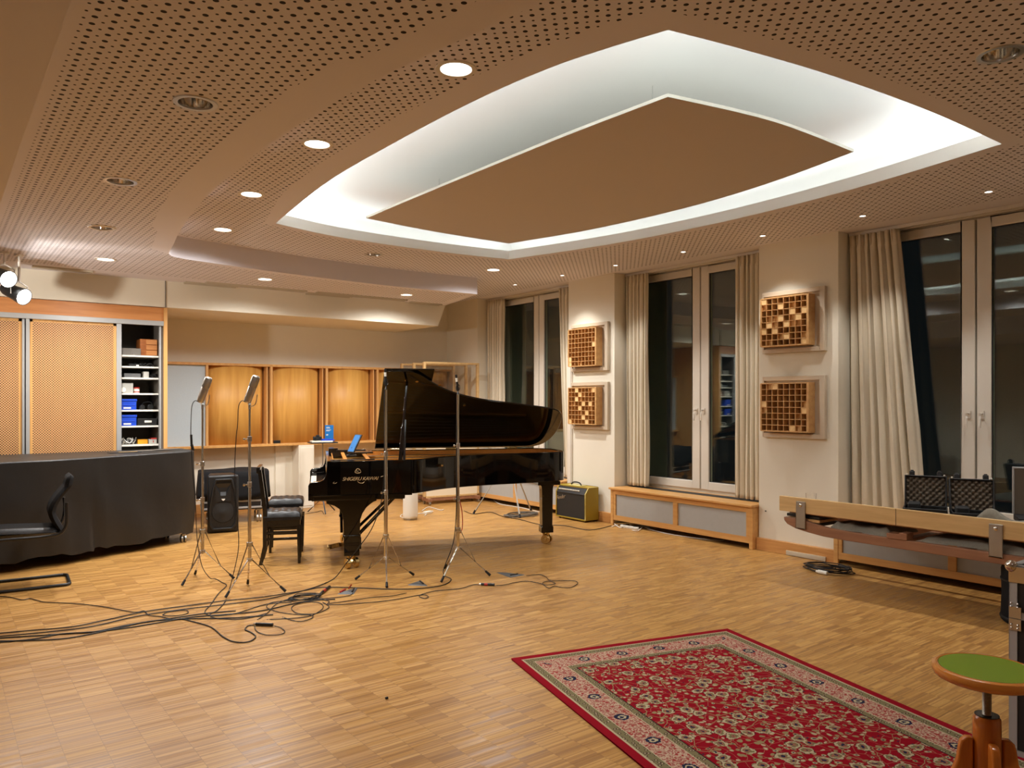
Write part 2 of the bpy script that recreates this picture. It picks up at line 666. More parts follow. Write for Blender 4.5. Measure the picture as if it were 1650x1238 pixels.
# ---- ceilings ----
def P2(pts, n=8):
    return [(p.x, p.y) for p in smooth_pts([(x, y, 0) for x, y in pts], n)]

C_L = [(2.65, 2.34), (2.56, 2.63), (2.475, 2.99), (2.415, 3.57), (2.395, 4.5), (2.42, 5.6), (2.59, 7.118)]
C_F = [(2.59, 7.118), (3.28, 7.317), (4.1, 7.37), (4.8, 7.345), (5.446, 7.268)]
C_R = [(5.446, 7.268), (5.70, 6.3), (5.84, 5.5), (5.90, 4.4), (5.80, 3.2), (5.555, 2.07)]
C_N = [(5.555, 2.07), (4.609, 2.087), (3.739, 2.157), (3.11, 2.25), (2.65, 2.34)]
cove = P2(C_L)[:-1] + P2(C_F)[:-1] + P2(C_R)[:-1] + P2(C_N)[:-1]      # clockwise

def offset(poly, d):
    """move a clockwise outline outward by d"""
    n = len(poly)
    out = []
    for i in range(n):
        p0, p1, p2 = Vector(poly[i - 1]), Vector(poly[i]), Vector(poly[(i + 1) % n])
        e1, e2 = (p1 - p0).normalized(), (p2 - p1).normalized()
        n1, n2 = Vector((-e1.y, e1.x)), Vector((-e2.y, e2.x))
        m = (n1 + n2)
        m = m / max(0.35, (m.length ** 2) / 2)
        q = p1 + m * d
        out.append((q.x, q.y))
    return out

def inside(p, poly):
    x, y = p
    c = False
    n = len(poly)
    for i in range(n):
        x1, y1 = poly[i]
        x2, y2 = poly[i - 1]
        if (y1 > y) != (y2 > y) and x < (x2 - x1) * (y - y1) / (y2 - y1) + x1:
            c = not c
    return c

def flat(name, z, outer, holes, perf, perf_holes, mats):
    vs, es = [], []
    def loop(pts):
        b0 = len(vs)
        vs.extend(Vector(p) for p in pts)
        es.extend((b0 + i, b0 + (i + 1) % len(pts)) for i in range(len(pts)))
    for l in [outer] + holes + perf + perf_holes:
        loop(l)
    rv, re, rf, *_ = delaunay_2d_cdt(vs, es, [], 0, 1e-5)
    mb = MB()
    mb.v = [Vector((p.x, p.y, z)) for p in rv]
    for f in rf:
        c = ((rv[f[0]].x + rv[f[1]].x + rv[f[2]].x) / 3, (rv[f[0]].y + rv[f[1]].y + rv[f[2]].y) / 3)
        if not inside(c, outer) or any(inside(c, h) for h in holes):
            continue
        mb.cur = 1 if any(inside(c, q) for q in perf) and not any(inside(c, q) for q in perf_holes) else 0
        mb.face(f)
    o = mb.build(name, mats, smooth=0, recalc=False)
    for p in o.data.polygons:
        if p.normal.z > 0:
            p.flip()
    return o

def circle(c, r, n=20):
    return [(c[0] + r * math.cos(2 * PI * i / n), c[1] + r * math.sin(2 * PI * i / n)) for i in range(n)]

STEP = P2([(1.95, -4.0), (1.93, 0.0), (1.80, 1.9), (1.68, 2.70), (1.60, 3.18), (1.55, 3.78), (1.525, 4.65), (1.57, 5.75), (1.69, 6.88),
           (1.80, 7.60), (1.88, 8.10), (2.02, 8.27), (2.35, 8.36), (2.97, 8.49), (3.84, 8.61), (4.80, 8.68), (5.93, 8.63)], 5)
SOFF_END = (6.25, 9.95)

BIG_ON = [(2.109, 3.258), (2.005, 4.754), (2.069, 6.231), (2.274, 7.686), (5.727, 7.973)]
BIG_OFF = [(4.031, 7.952), (4.109, 1.538)]
LOW_ON = [(1.431, 8.803), (3.181, 9.094), (5.189, 9.258)]
LOW_OFF = [(1.029, 3.917), (1.0, 5.61), (1.144, 7.213)]
BACK_ON = [(2.15, 0.2), (5.7, -0.6)]       # behind the photographer
SMALL = [(6.712, 8.808), (6.715, 7.775), (6.735, 6.798), (6.734, 5.726), (6.717, 4.682), (6.716, 3.635), (6.741, 2.608), (6.72, 1.56), (6.72, 0.5), (6.72, -0.55)]

main_outer = [(XG + 0.05, -4.0)] + list(reversed([(XG + 0.05, YB)])) + [(6.25, YB), (6.25, 9.95)] + list(reversed(STEP))
perf_main = [(7.07, -3.9), (7.07, YB - 0.3), (6.35, YB - 0.3), (6.32, 9.95)] + [(x + 0.03, y - 0.05) for x, y in reversed(STEP)]
cove_plain = offset(cove, 0.14)
# a wider plain border on the near and left sides
cove_plain = []
for (x, y), (x0, y0) in zip(offset(cove, 0.10), cove):
    if x0 < 4.0 and y0 < 7.0:
        k = min(1.0, (7.1 - y0) / 1.0)
        x -= 0.10 * k
    if y0 < 2.7:
        y -= 0.02
    cove_plain.append((x, y))
holes = [cove] + [circle(c, 0.086) for c in BIG_ON + BIG_OFF + BACK_ON] + [circle(c, 0.026, 12) for c in SMALL]
struct(flat('ceiling', ZC, main_outer, holes, [perf_main], [cove_plain], ['ceil', 'ceilperf']), 'perforated main ceiling around the lit cove')

low_outer = [(0.325, -4.0), (0.325, 9.95), SOFF_END] + list(reversed(STEP))
perf_low = [(0.455, -3.9), (0.455, 9.50), (6.02, 9.75), (5.86, 8.78)]
band = []
for i, (x, y) in enumerate(reversed(STEP)):
    q = 0.17 if y < 8.0 else 0.12
    if y < 8.0:
        band.append((x - q - (0.06 if 3 < y < 7 else 0), y))
    else:
        if x > 2.3 and x < 5.85:
            band.append((x, y + q))
perf_low += band
struct(flat('ceiling', ZL, low_outer, [circle(c, 0.086) for c in LOW_ON + LOW_OFF], [perf_low], [], ['ceil', 'ceilperf']), 'lower perforated ceiling with a curved edge')
# riser of the step and the soffit's right edge
b = MB()
path = STEP + [SOFF_END]
for p, q in zip(path[:-1], path[1:]):
    i = len(b.v)
    b.v += [Vector((p[0], p[1], ZL)), Vector((q[0], q[1], ZL)), Vector((q[0], q[1], ZC)), Vector((p[0], p[1], ZC))]
    b.face((i, i + 1, i + 2, i + 3))
struct(b.build('trim_1', 'ceil', smooth=60), 'curved upright face of the ceiling step')
# beam over the cabinets
b = MB()
b.prism([(-2.6, ZB), (6.12, ZB), (6.25, ZL), (6.25, ZC), (-2.6, ZC)], 9.95, YB, Matrix(((1, 0, 0, 0), (0, 0, 1, 0), (0, 1, 0, 0), (0, 0, 0, 1))))
struct(b.build('trim_2', 'wall', smooth=0, bevel=0.004), 'plastered beam above the cabinets')
# low bulkhead along the left side
b = MB()
b.box(-2.6, 0.325, -4.1, 9.95, 2.75, ZC)
struct(b.build('trim_3', 'ceil', smooth=0, bevel=0.004), 'low ceiling bulkhead along the left side')
b = MB()
b.box(2.262, 2.270, 9.938, 9.95, ZB, ZL)
struct(b.build('trim_4', 'cabinside', smooth=0), 'thin joint in the beam')

# cove: lip, ledge and dome
b = MB()
n = len(cove)
def loop3(poly, z):
    i = len(b.v)
    b.v.extend(Vector((x, y, z)) for x, y in poly)
    return i
def join(i, j):
    for k in range(n):
        l = (k + 1) % n
        b.face((i + k, i + l, j + l, j + k))
prof = [(0.0, ZC), (0.0, ZC + 0.10), (0.015, ZC + 0.10), (0.015, ZC + 0.02), (0.28, ZC + 0.02), (0.32, ZC + 0.08), (0.31, ZC + 0.16), (0.25, ZC + 0.25), (0.14, ZC + 0.31), (0.0, ZC + 0.34), (-0.2, ZC + 0.355), (-0.7, ZC + 0.36)]
idx = [loop3(offset(cove, d) if d >= 0 else [((x - 4.1) * (1 + d / 1.6) + 4.1, (y - 4.7) * (1 + d / 2.5) + 4.7) for x, y in cove], z) for d, z in prof]
for i, j in zip(idx[:-1], idx[1:]):
    join(i, j)
b.face([idx[-1] + k for k in range(n)])
struct(b.build('ceiling', 'dome', smooth=50), 'glowing cove recess with its lip')

sail_pts = P2([(3.27, 2.89), (3.235, 3.6), (3.225, 4.25), (3.215, 5.4), (3.22, 6.5)], 5)[:-1] + P2([(3.22, 6.5), (4.0, 6.60), (4.96, 6.62)], 6)[:-1] + \
    P2([(4.96, 6.62), (5.20, 5.6), (5.28, 4.5), (5.20, 3.6), (5.0, 2.77)], 5)[:-1] + P2([(5.0, 2.77), (4.08, 2.76), (3.27, 2.89)], 6)[:-1]
b = MB()
b.prism(sail_pts, ZC + 0.02, ZC + 0.04)
sail = b.build('ceiling_sail', ['panelceil', 'white'], smooth=40)
for p in sail.data.polygons:
    if abs(p.normal.z) < 0.5 or p.normal.z > 0.5:  # edge faces whitened to look lit by the cove strips
        p.material_index = 1  # the unseen white top is added to bounce strip light onto the dome
tag(sail, 'flat tan ceiling sail hung inside the glowing cove, edges whitened as if lit', 'ceiling panel')
b = MB()
for x, y in ((3.7, 3.4), (4.7, 3.3), (4.7, 6.1), (3.7, 6.0)):
    b.cyl((x, y, ZC + 0.05), (x, y, ZC + 0.355), 0.0012, n=6)
b.split('hanger', 'steel', sail)

# light strips hidden behind the lip
strip = offset(cove, 0.13)
b = MB()
for i in range(n):
    p, q = Vector(strip[i]), Vector(strip[(i + 1) % n])
    b.bar((p.x, p.y, ZC + 0.028), (q.x, q.y, ZC + 0.028), 0.02, 0.01)
st = b.build('cove_light_strip', 'ledstrip', smooth=0)
tag(st, 'cool white light strip lying hidden along the edge of the ceiling cove', 'light strip')
step = 4
for i in range(0, n, step):
    p, q = Vector(strip[i]), Vector(strip[(i + step) % n])
    c = (p + q) / 2
    L = (q - p).length
    if L < 0.05:
        continue
    ld = bpy.data.lights.new('cove_light', 'AREA')
    ld.shape = 'RECTANGLE'
    ld.size, ld.size_y = L, 0.03
    ld.energy = COVE_W * L * (2.2 if c.x < 2.9 else 1.7 if c.y < 2.5 else 0.4)
    ld.color = COOL
    lo = bpy.data.objects.new('cove_light', ld)
    COL.objects.link(lo)
    t = (q - p).normalized()
    inward = Vector((t.y, -t.x, 0)).normalized()
    z = -(Vector((inward.x * 2.2, inward.y * 2.2, 1)).normalized())       # local z, light leaves along -z
    x = Vector((t.x, t.y, 0))
    y = z.cross(x)
    mw = Matrix((x, y, z)).transposed().to_4x4()
    mw.translation = (c.x, c.y, ZC + 0.085)
    lo.matrix_world = mw
    lo.parent = st

# ---- walls ----
PIERS = [(10.37, YB + 0.3), (7.215, 8.124), (4.108, 5.017), (1.0, 1.91), (-4.1, -1.2)]
WINS = [(8.124, 10.37), (5.017, 7.215), (1.91, 4.108), (-1.2, 1.0)]
b = MB()
for y0, y1 in PIERS:
    b.box(XW, 8.1, y0, y1, 0, ZC + 0.3)
for y0, y1 in WINS:
    b.box(XG - 0.02, 8.1, y0, y1, 0, 0.50)
    b.box(XG - 0.02, 8.1, y0, y1, 3.30, ZC + 0.3)
struct(b.build('wall_right', 'wall', smooth=0), 'window wall with plain piers')
b = MB()
for y0, y1 in PIERS:                                   # outer reveals
    b.box(7.66, 8.12, y0 - 0.02, y1 + 0.02, 0.3, 3.4)
struct(b.build('trim_5', 'facade', smooth=0), 'outer window reveals')
b = MB()
b.box(-2.6, 8.1, YB, YB + 0.2, 0, ZC + 0.1)
struct(b.build('wall_back', 'wall', smooth=0))
b = MB()
b.box(-2.8, -2.6, -4.1, YB + 0.2, 0, ZC + 0.1)
struct(b.build('wall_left', 'wall', smooth=0))
b = MB()
b.box(-2.6, 8.1, -4.3, -4.1, 0, ZC + 0.1)
struct(b.build('wall_front', 'wall', smooth=0))

# baseboards
b = MB()
for y0, y1 in ((7.24, 8.15), (4.12, 5.02), (1.0, 1.91)):
    b.box(7.085, XW, y0, y1, 0, 0.125)
    b.box(7.085, XW + 0.0, y0, y1, 0.125, 0.13)
struct(b.build('baseboard_right', 'plinth', smooth=0, bevel=0.004))
b = MB()
b.box(2.3, 7.1, YB - 0.03, YB, 0, 0.14)
b.box(5.0, 7.1, YB - 0.14, YB - 0.03, 0, 0.10)
struct(b.build('baseboard_back', 'plinth', smooth=0, bevel=0.004))

# ---- windows ----
def make_window(name, y0, y1):
    w = sempty(name, (XG, (y0 + y1) / 2, 0))
    h = (y1 - y0) / 2
    g = h - 0.14
    b = MB()
    b.box(-0.02, 0.09, -h, -h + 0.06, 0.50, 3.30)
    b.box(-0.02, 0.09, h - 0.06, h, 0.50, 3.30)
    b.box(-0.02, 0.09, -h + 0.06, h - 0.06, 0.50, 0.525)
    b.box(-0.02, 0.09, -h + 0.06, h - 0.06, 3.235, 3.30)
    b.build('window_frame', 'winframe', w, bevel=0.004)
    for s in (-1, 1):
        a0, a1 = sorted((s * 0.008, s * (h - 0.07)))
        i0, i1 = a0 + (0.115 if s > 0 else 0.10), a1 - (0.10 if s > 0 else 0.115)
        b = MB()
        b.box(-0.045, 0.03, a0, i0, 0.52, 3.235)
        b.box(-0.045, 0.03, i1, a1, 0.52, 3.235)
        b.box(-0.045, 0.03, i0, i1, 0.52, 0.615)
        b.box(-0.045, 0.03, i0, i1, 3.145, 3.235)
        sash = b.build('sash', 'winframe', w, bevel=0.006)
        b = MB()
        b.box(-0.012, -0.006, i0 - 0.003, i1 + 0.003, 0.612, 3.148)
        b.box(0.010, 0.016, i0 - 0.003, i1 + 0.003, 0.612, 3.148)
        b.build('pane', 'glass', sash, smooth=0)
        b = MB()
        t = 0.008
        for (p, q, r, v) in ((i0, i0 + t, 0.615, 3.145), (i1 - t, i1, 0.615, 3.145), (i0, i1, 0.615, 0.623), (i0, i1, 3.137, 3.145)):
            b.box(-0.020, -0.012, p, q, r, v)
        b.build('glazing_seal', 'seal', sash, smooth=0)
        b = MB()
        yc = s * 0.055
        b.box(-0.055, -0.045, yc - 0.015, yc + 0.015, 1.44, 1.51)
        b.cyl((-0.055, yc, 1.485), (-0.10, yc, 1.485), 0.009, n=10)
        b.tube([(-0.10, yc, 1.487), (-0.102, yc, 1.44), (-0.102, yc, 1.36)], 0.009, 8)
        b.build('handle', 'winframe', sash, smooth=50)
    return w
for i, (y0, y1) in enumerate(WINS):
    make_window('window_%d' % (i + 1), y0, y1)

# radiator boxes under the windows, also the window sills
def radiator_box(y0, y1, label):
    t = thing('radiator_cabinet', label, 'radiator cover', (7.03, (y0 + y1) / 2, 0), 0, 'radiator covers under the windows')
    h = (y1 - y0) / 2
    b = MB()
    b.box(-0.03, 0.49, -h - 0.01, h + 0.01, 0.455, 0.48)
    b.build('top_board', 'beech', t, bevel=0.004)
    b = MB()
    for s in (-1, 1):
        a, c = sorted((s * h, s * (h - 0.045)))
        b.box(0, 0.45, a, c, 0, 0.455) if s < 0 else b.box(0, 0.03, a, c, 0, 0.455)
    b.box(0.004, 0.025, -h + 0.045, h - 0.045, 0.395, 0.455)
    b.box(0.004, 0.025, -h + 0.045, h - 0.045, 0.062, 0.128)
    b.box(0.004, 0.025, -0.035, 0.035, 0.128, 0.395)
    b.box(0.004, 0.025, -h + 0.045, -h + 0.085, 0.128, 0.395)
    b.box(0.004, 0.025, h - 0.085, h - 0.045, 0.128, 0.395)
    b.build('front_frame', 'beech', t, bevel=0.003)
    for s in (-1, 1):
        b = MB()
        a, c = sorted((s * 0.03, s * (h - 0.08)))
        b.box(0.02, 0.024, a, c, 0.12, 0.40)
        b.build('front_panel', 'greypanel', t, smooth=0)
    b = MB()
    b.box(0.10, 0.2, -h + 0.1, h - 0.1, 0.10, 0.40)
    b.build('radiator', 'cabinside', t)
    b = MB()
    b.box(0.25, 0.40, -h + 0.06, h - 0.06, 0.478, 0.483)
    b.build('air_slot', 'seal', t)
    return t
radiator_box(8.135, 10.36, 'beech radiator cover under the farthest window, behind the piano tail')
radiator_box(5.027, 7.185, 'beech radiator cover under the middle window, white cables below it')
radiator_box(1.92, 4.10, 'beech radiator cover under the nearest window, behind the long bench')

# curtain rails
for i, (y0, y1) in enumerate(WINS[:3]):
    b = MB()
    b.box(7.32, 7.345, y0 + 0.005, y1 - 0.005, 3.235, 3.268)
    b.box(7.40, 7.425, y0 + 0.005, y1 - 0.005, 3.235, 3.268)
    b.box(7.345, 7.40, y0 + 0.005, y1 - 0.005, 3.262, 3.268)
    o = b.build('curtain_rail', 'rail', bevel=0.002)
    tag(o, 'white curtain rail above the %s window' % ('farthest', 'middle', 'nearest')[i], 'curtain rail', 'curtain rails')

def curtain(yt0, yt1, yb0, yb1, zb, pleats, label, x=7.33, seed=1, lean=0.0):
    rnd = random.Random(seed)
    t = thing('curtain', label, 'curtain', (x, (yt0 + yt1) / 2, zb), 0, 'cream window curtains')
    ph = [rnd.uniform(-0.6, 0.6) for _ in range(pleats + 2)]
    am = [rnd.uniform(0.75, 1.25) for _ in range(pleats + 2)]
    ym = (yt0 + yt1) / 2
    H = 3.235 - zb
    def fn(u, v):
        z = v * H
        w = 1 - v
        top = min(1.0, (1 - v) * H / 0.13)
        s = u * pleats
        k = int(min(s, pleats - 1))
        sw = s + 0.16 * math.sin(2.3 * s + seed) + 0.08 * math.sin(5 * w + 1.7 * s) * w
        wave = 1 - 2 * abs(math.sin(PI * sw)) ** 0.8
        amp = 0.046
        if v > 0.955:
            amp *= 0.85
        xx = amp * wave + 0.008 * math.sin(9 * u + 7 * w) * w
        yy = (yt0 + (yt1 - yt0) * u) * (1 - w) + (yb0 + (yb1 - yb0) * u) * w
        if v > 0.95:
            xx += 0.010 * math.sin(6 * PI * s)
        pinch = -0.012 * math.sin(4 * PI * s) * (1.0 if v > 0.94 else 0.5)
        return (xx, yy + pinch - ym, z)
    b = MB()
    b.grid(fn, pleats * 16 + 1, 60)
    b.build('cloth', 'curtain', t, solid=0.004, smooth=80)
    b = MB()
    for k in range(pleats):
        y = yt0 + (yt1 - yt0) * (k + 0.25) / pleats - ym
        b.tube([(0.02, y, H - 0.01), (0.03, y, H + 0.006), (0.035, y, H + 0.010)], 0.003, 5)
    b.split('hook', 'rail', t)
    return t
curtain(10.33, 9.93, 10.31, 9.95, 0.50, 6, 'cream pleated curtain at the left of the farthest window', seed=2)
curtain(8.55, 8.18, 8.42, 8.17, 0.50, 5, 'cream pleated curtain at the right of the farthest window, beside the far pier', seed=3)
curtain(7.19, 6.80, 7.17, 6.80, 0.50, 6, 'cream pleated curtain at the left of the middle window', seed=4)
curtain(5.46, 5.06, 5.46, 5.06, 0.50, 6, 'cream pleated curtain at the right of the middle window', seed=5)
curtain(4.09, 3.62, 4.08, 3.36, 0.50, 7, 'cream curtain of the nearest window, flaring out behind the foam cases', seed=6)

# ---- back wall: shelf with barrel panels ----
t = thing('wall_diffuser_unit', 'long golden wood wall unit of curved barrel panels on the back wall', 'wall panel', (2.29, YB, 0.94))
def bx_(mb, x0, x1, y0, y1, z0, z1):
    mb.box(x0 - 2.29, x1 - 2.29, y0 - YB, y1 - YB, z0 - 0.94, z1 - 0.94)
b = MB()
bx_(b, 2.29, 7.12, 11.06, 11.3, 2.095, 2.13)
b.build('top_rail', 'beech', t, bevel=0.002)
b = MB()
bx_(b, 2.29, 7.12, 11.02, 11.3, 0.94, 0.975)
b.build('shelf_board', 'beech', t, bevel=0.003)
for x0, x1 in ((3.045, 3.078), (3.90, 3.985), (4.755, 4.84), (5.61, 5.70), (6.47, 6.56), (7.085, 7.12)):
    b = MB()
    if x1 - x0 > 0.05:
        bx_(b, x0, x0 + 0.018, 11.08, 11.3, 0.975, 2.095)
        bx_(b, x1 - 0.035, x1, 11.06, 11.3, 0.975, 2.095)
    else:
        bx_(b, x0, x1, 11.06, 11.3, 0.975, 2.095)
    b.build('divider', 'beechz', t, bevel=0.002)
for x0, x1 in ((3.078, 3.90), (3.985, 4.755), (4.84, 5.61), (5.70, 6.47), (6.56, 7.085)):
    b = MB()
    def fn(u, v):
        xx = x0 + (x1 - x0) * u
        yy = 11.27 - 0.19 * math.sqrt(max(0.0, 1 - (abs(2 * u - 1) ** 2.2)))
        return (xx - 2.29, yy - YB, 0.975 + 1.12 * v - 0.94)
    b.grid(fn, 33, 2)
    b.build('barrel_panel', 'barrel', t, solid=0.006, smooth=60)
b = MB()
bx_(b, 2.29, 3.045, 11.10, 11.13, 0.975, 2.095)
o = b.build('fabric_panel', 'greyfab', t, smooth=0)
o['label'] = 'grey fabric panel'
b = MB()
bx_(b, 2.29, 7.12, 11.27, 11.3, 0.975, 2.095)
b.build('back_board', 'beechz', t, smooth=0)

b = MB()
b.box(4.36, 4.60, 11.02, YB, 0.0, 0.94)
b.box(4.38, 4.58, 11.012, 11.02, 0.03, 0.90)
tag(b.build('pipe_casing', 'wall', smooth=0, bevel=0.004), 'white boxed casing below the wooden wall unit, left of the piano', 'casing')
b = MB()
b.box(3.72, 3.735, YB - 0.012, YB, 0.14, 0.94)
b.box(4.10, 4.36, YB - 0.03, YB, 0.14, 0.94)
struct(b.build('trim_6', 'wall', smooth=0, bevel=0.003), 'raised wall strips below the shelf')

b = MB()
b.box(-0.05, 0.05, -0.012, 0.012, 0, 0.045)
tag(b.build('small_black_box', 'blackplastic', bevel=0.004, loc=(4.045, 11.06, 0.976)), 'small black box lying on the wooden ledge between two barrel panels', 'box')

# ---- wardrobe with perforated doors ----
CY = 9.95
t = thing('cabinet', 'tall built-in cabinet with perforated wood sliding doors and aluminium posts', 'cabinet', (0.0, CY, 0.0))
def cb(mb, x0, x1, y0, y1, z0, z1):
    mb.box(x0, x1, y0 - CY, y1 - CY, z0, z1)
b = MB()
cb(b, -1.6, 2.248, 9.97, 9.99, 2.56, 2.725)
b.build('fascia', 'fascia', t, bevel=0.002)
b = MB()
cb(b, -1.6, 2.248, 9.945, 9.985, 2.503, 2.56)
b.build('track', 'alu', t, bevel=0.003)
b = MB()
cb(b, 2.248, 2.29, 9.95, 11.28, 0, 2.725)
b.build('side_panel', 'beechz', t, bevel=0.002)
b = MB()
cb(b, -1.6, 2.248, 10.62, 10.65, 0, 2.72)
cb(b, -1.6, 2.248, 9.99, 10.62, 2.60, 2.62)
cb(b, 1.74, 1.76, 10.02, 10.62, 0, 2.6)
cb(b, 2.228, 2.248, 9.99, 10.62, 0, 2.6)
cb(b, -1.6, 2.248, 10.0, 10.62, 0, 0.06)
b.build('carcass', 'cabinside', t, smooth=0)
for x0, x1, dy in ((-0.45, 0.802, 0.02), (0.871, 1.735, 0.0)):
    b = MB()
    cb(b, x0, x1, 9.985 + dy, 10.0 + dy, 0.06, 2.503)
    d = b.build('door', 'perfwood', t, smooth=0)
    b = MB()
    e = 0.03
    for q in ((x0, x0 + e, 0.06, 2.503), (x1 - e, x1, 0.06, 2.503), (x0, x1, 2.475, 2.503)):
        cb(b, q[0], q[1], 9.982 + dy, 9.986 + dy, q[2], q[3])
    b.build('edging', 'beechz', d, smooth=0)
for x0, x1, dy in ((0.802, 0.826, 0.02), (0.835, 0.871, 0), (1.735, 1.787, 0), (2.205, 2.228, 0.02)):
    b = MB()
    cb(b, x0, x1, 9.955 + dy, 10.01 + dy, 0.06, 2.503)
    b.build('post', 'alu', t, bevel=0.003)
SH = [2.143, 2.012, 1.877, 1.69, 1.491, 1.301, 1.076, 0.86, 0.62, 0.36]
for z in SH:
    b = MB()
    cb(b, 1.76, 2.228, 10.03, 10.61, z - 0.02, z)
    b.build('shelf', 'shelfwhite', t, bevel=0.002)

# ================================================================== LAMPS
def spot(name, loc, target, w, angle, blend=0.6, col=WARM, rad=0.05, parent=None):
    ld = bpy.data.lights.new(name, 'SPOT')
    ld.energy = w
    ld.spot_size = R(angle)
    ld.spot_blend = blend
    ld.color = col
    ld.shadow_soft_size = rad
    lo = bpy.data.objects.new(name, ld)
    COL.objects.link(lo)
    d = Vector(target) - Vector(loc)
    if parent is None:
        lo.location = loc
        lo.rotation_euler = d.to_track_quat('-Z', 'Y').to_euler()
    else:
        lo.parent = parent
        lo.location = Vector(loc) - parent.location
        lo.rotation_euler = d.to_track_quat('-Z', 'Y').to_euler()
    return lo

def downlight(c, z, on, label, group):
    t = thing('ceiling_downlight', label, 'ceiling light', (c[0], c[1], z), 0, group)
    b = MB()
    b.lathe([(0.078, 0.004), (0.080, -0.005), (0.102, -0.005), (0.105, 0.0), (0.104, 0.0)], 28, caps=False)
    b.build('trim_ring', 'rail' if on else 'nickel', t)
    b = MB()
    b.lathe([(0.086, -0.001), (0.084, 0.03), (0.074, 0.07), (0.055, 0.10), (0.0, 0.10)] if not on else [(0.086, -0.001), (0.085, 0.02), (0.08, 0.045)], 24, caps=False)
    b.build('reflector', 'chrome', t, recalc=False)
    b = MB()
    if on:
        b.lathe([(0.0, 0.010), (0.045, 0.011), (0.084, 0.014)], 24, caps=False)
        b.build('lens', 'lampon', t)
        spot('downlight_beam', (c[0], c[1], z - 0.012), (c[0], c[1], 0), DOWN_W * (1.35 if c[1] > 7.5 else 0.35 if c[1] < 1 else 0.62 if c[1] < 4 else 0.85), 164, 0.8, WARM, 0.07, t)
    else:
        for s in (-1, 1):
            b.tube([(s * 0.02, -0.02, 0.095), (s * 0.02, -0.02, 0.045), (s * 0.02, 0.02, 0.045), (s * 0.02, 0.02, 0.095)], 0.007, 8)
        b.build('bulb', 'white', t)
    return t
G1, G2, G3 = 'lit round downlights in the ceiling', 'unlit round downlights in the ceiling', 'small round ceiling spots along the windows'
for c, l in zip(BIG_ON, ['largest lit downlight, nearest, left of the glowing cove', 'lit downlight, second from the nearest in the row left of the cove', 'lit downlight, third from the nearest in the row left of the cove',
                         'lit downlight at the far left corner of the cove, just above the curved step', 'lit downlight by the far right corner of the cove, near the farthest window']):
    downlight(c, ZC, True, l, G1)
for c, l in zip(LOW_ON, ['lit downlight in the lower ceiling above the perforated cabinet doors', 'lit downlight in the lower ceiling above the barrel panels, behind the curved step', 'lit downlight in the lower ceiling above the piano lid']):
    downlight(c, ZL, True, l, G1)
for c in BACK_ON:
    downlight(c, ZC, True, 'lit round downlight in the ceiling behind the photographer', G1)
for c, l in zip(BIG_OFF, ['unlit downlight between the curved step and the far edge of the cove', 'unlit chrome downlight near the top right, in front of the cove']):
    downlight(c, ZC, False, l, G2)
for c, l in zip(LOW_OFF, ['largest unlit chrome downlight in the lower left ceiling', 'middle one of the three unlit downlights in the lower left ceiling', 'farthest unlit downlight in the lower left ceiling, above the stage lamps']):
    downlight(c, ZL, False, l, G2)
SL = ['small ceiling spot at the farthest window, left of its middle', 'small ceiling spot by the left edge of the far pier', 'small ceiling spot above the right edge of the far pier', 'small ceiling spot in front of the middle window',
      'small ceiling spot above the near pier', 'small ceiling spot above the curtain of the nearest window', 'small ceiling spot in front of the nearest window, farthest right'] + ['small ceiling spot in the window row behind the photographer'] * 3
for c, l in zip(SMALL, SL):
    t = thing('ceiling_spotlight', l, 'ceiling light', (c[0], c[1], ZC), 0, G3)
    b = MB()
    b.lathe([(0.027, 0.002), (0.028, -0.004), (0.038, -0.004), (0.040, 0.0)], 16, caps=False)
    b.build('trim_ring', 'rail', t)
    b = MB()
    b.lathe([(0.0, -0.0015), (0.027, 0.001)], 16, caps=False)
    b.build('lens', 'lampon', t)
    spot('spot_beam', (c[0], c[1], ZC - 0.012), (c[0], c[1], 0), SMALL_W, 92, 0.6, WARM, 0.025, t)

# stage lamps on the left
def stage_lamp(loc, target, label, w):
    t = thing('stage_lamp', label, 'spotlight', loc, 0, 'stage lamps on the left')
    d = (Vector(target) - Vector(loc)).normalized()
    q = Vector((0, 0, 1)).rotation_difference(d).to_matrix().to_4x4()
    b = MB()
    b.lathe([(0.0, -0.20), (0.05, -0.20), (0.062, -0.17), (0.07, -0.05), (0.082, 0.05), (0.085, 0.07), (0.078, 0.07), (0.074, 0.03)], 24, q)
    b.build('housing', 'blackplastic', t)
    b = MB()
    b.lathe([(0.0, 0.045), (0.05, 0.052), (0.076, 0.056)], 24, q)
    b.build('lens', 'stageon', t)
    top = ZL - loc[2] if loc[0] > 0.3 else 2.75 - loc[2]
    b = MB()
    sd = Vector((d.y, -d.x, 0)).normalized()
    b.tube([sd * 0.09, sd * 0.095 + Vector((0, 0, 0.09)), Vector((0, 0, 0.13)), -sd * 0.095 + Vector((0, 0, 0.09)), -sd * 0.09], 0.007, 6)
    b.cyl((0, 0, 0.12), (0, 0, top), 0.012, n=10)
    b.cyl((0, 0, top - 0.02), (0, 0, top), 0.04, n=12)
    b.build('yoke', 'rail', t)
    spot('stage_beam', Vector(loc) + d * 0.075, target, w, 100, 0.5, (1.0, 0.93, 0.84), 0.06, t)
    return t
stage_lamp((0.575, 8.95, 2.80), (3.6, 3.2, 0.4), 'lit stage lamp at the left edge, upper and left one of the pair', STAGE_W * 0.28)
stage_lamp((0.70, 9.02, 2.65), (4.4, 4.2, 0.2), 'lit stage lamp at the left edge, lower and right one of the pair', STAGE_W * 0.28)
stage_lamp((-0.35, 7.9, 2.32), (1.9, 9.95, 2.60), 'stage lamp beyond the left edge of the photo, turned to the cabinet doors', STAGE_W * 0.9)

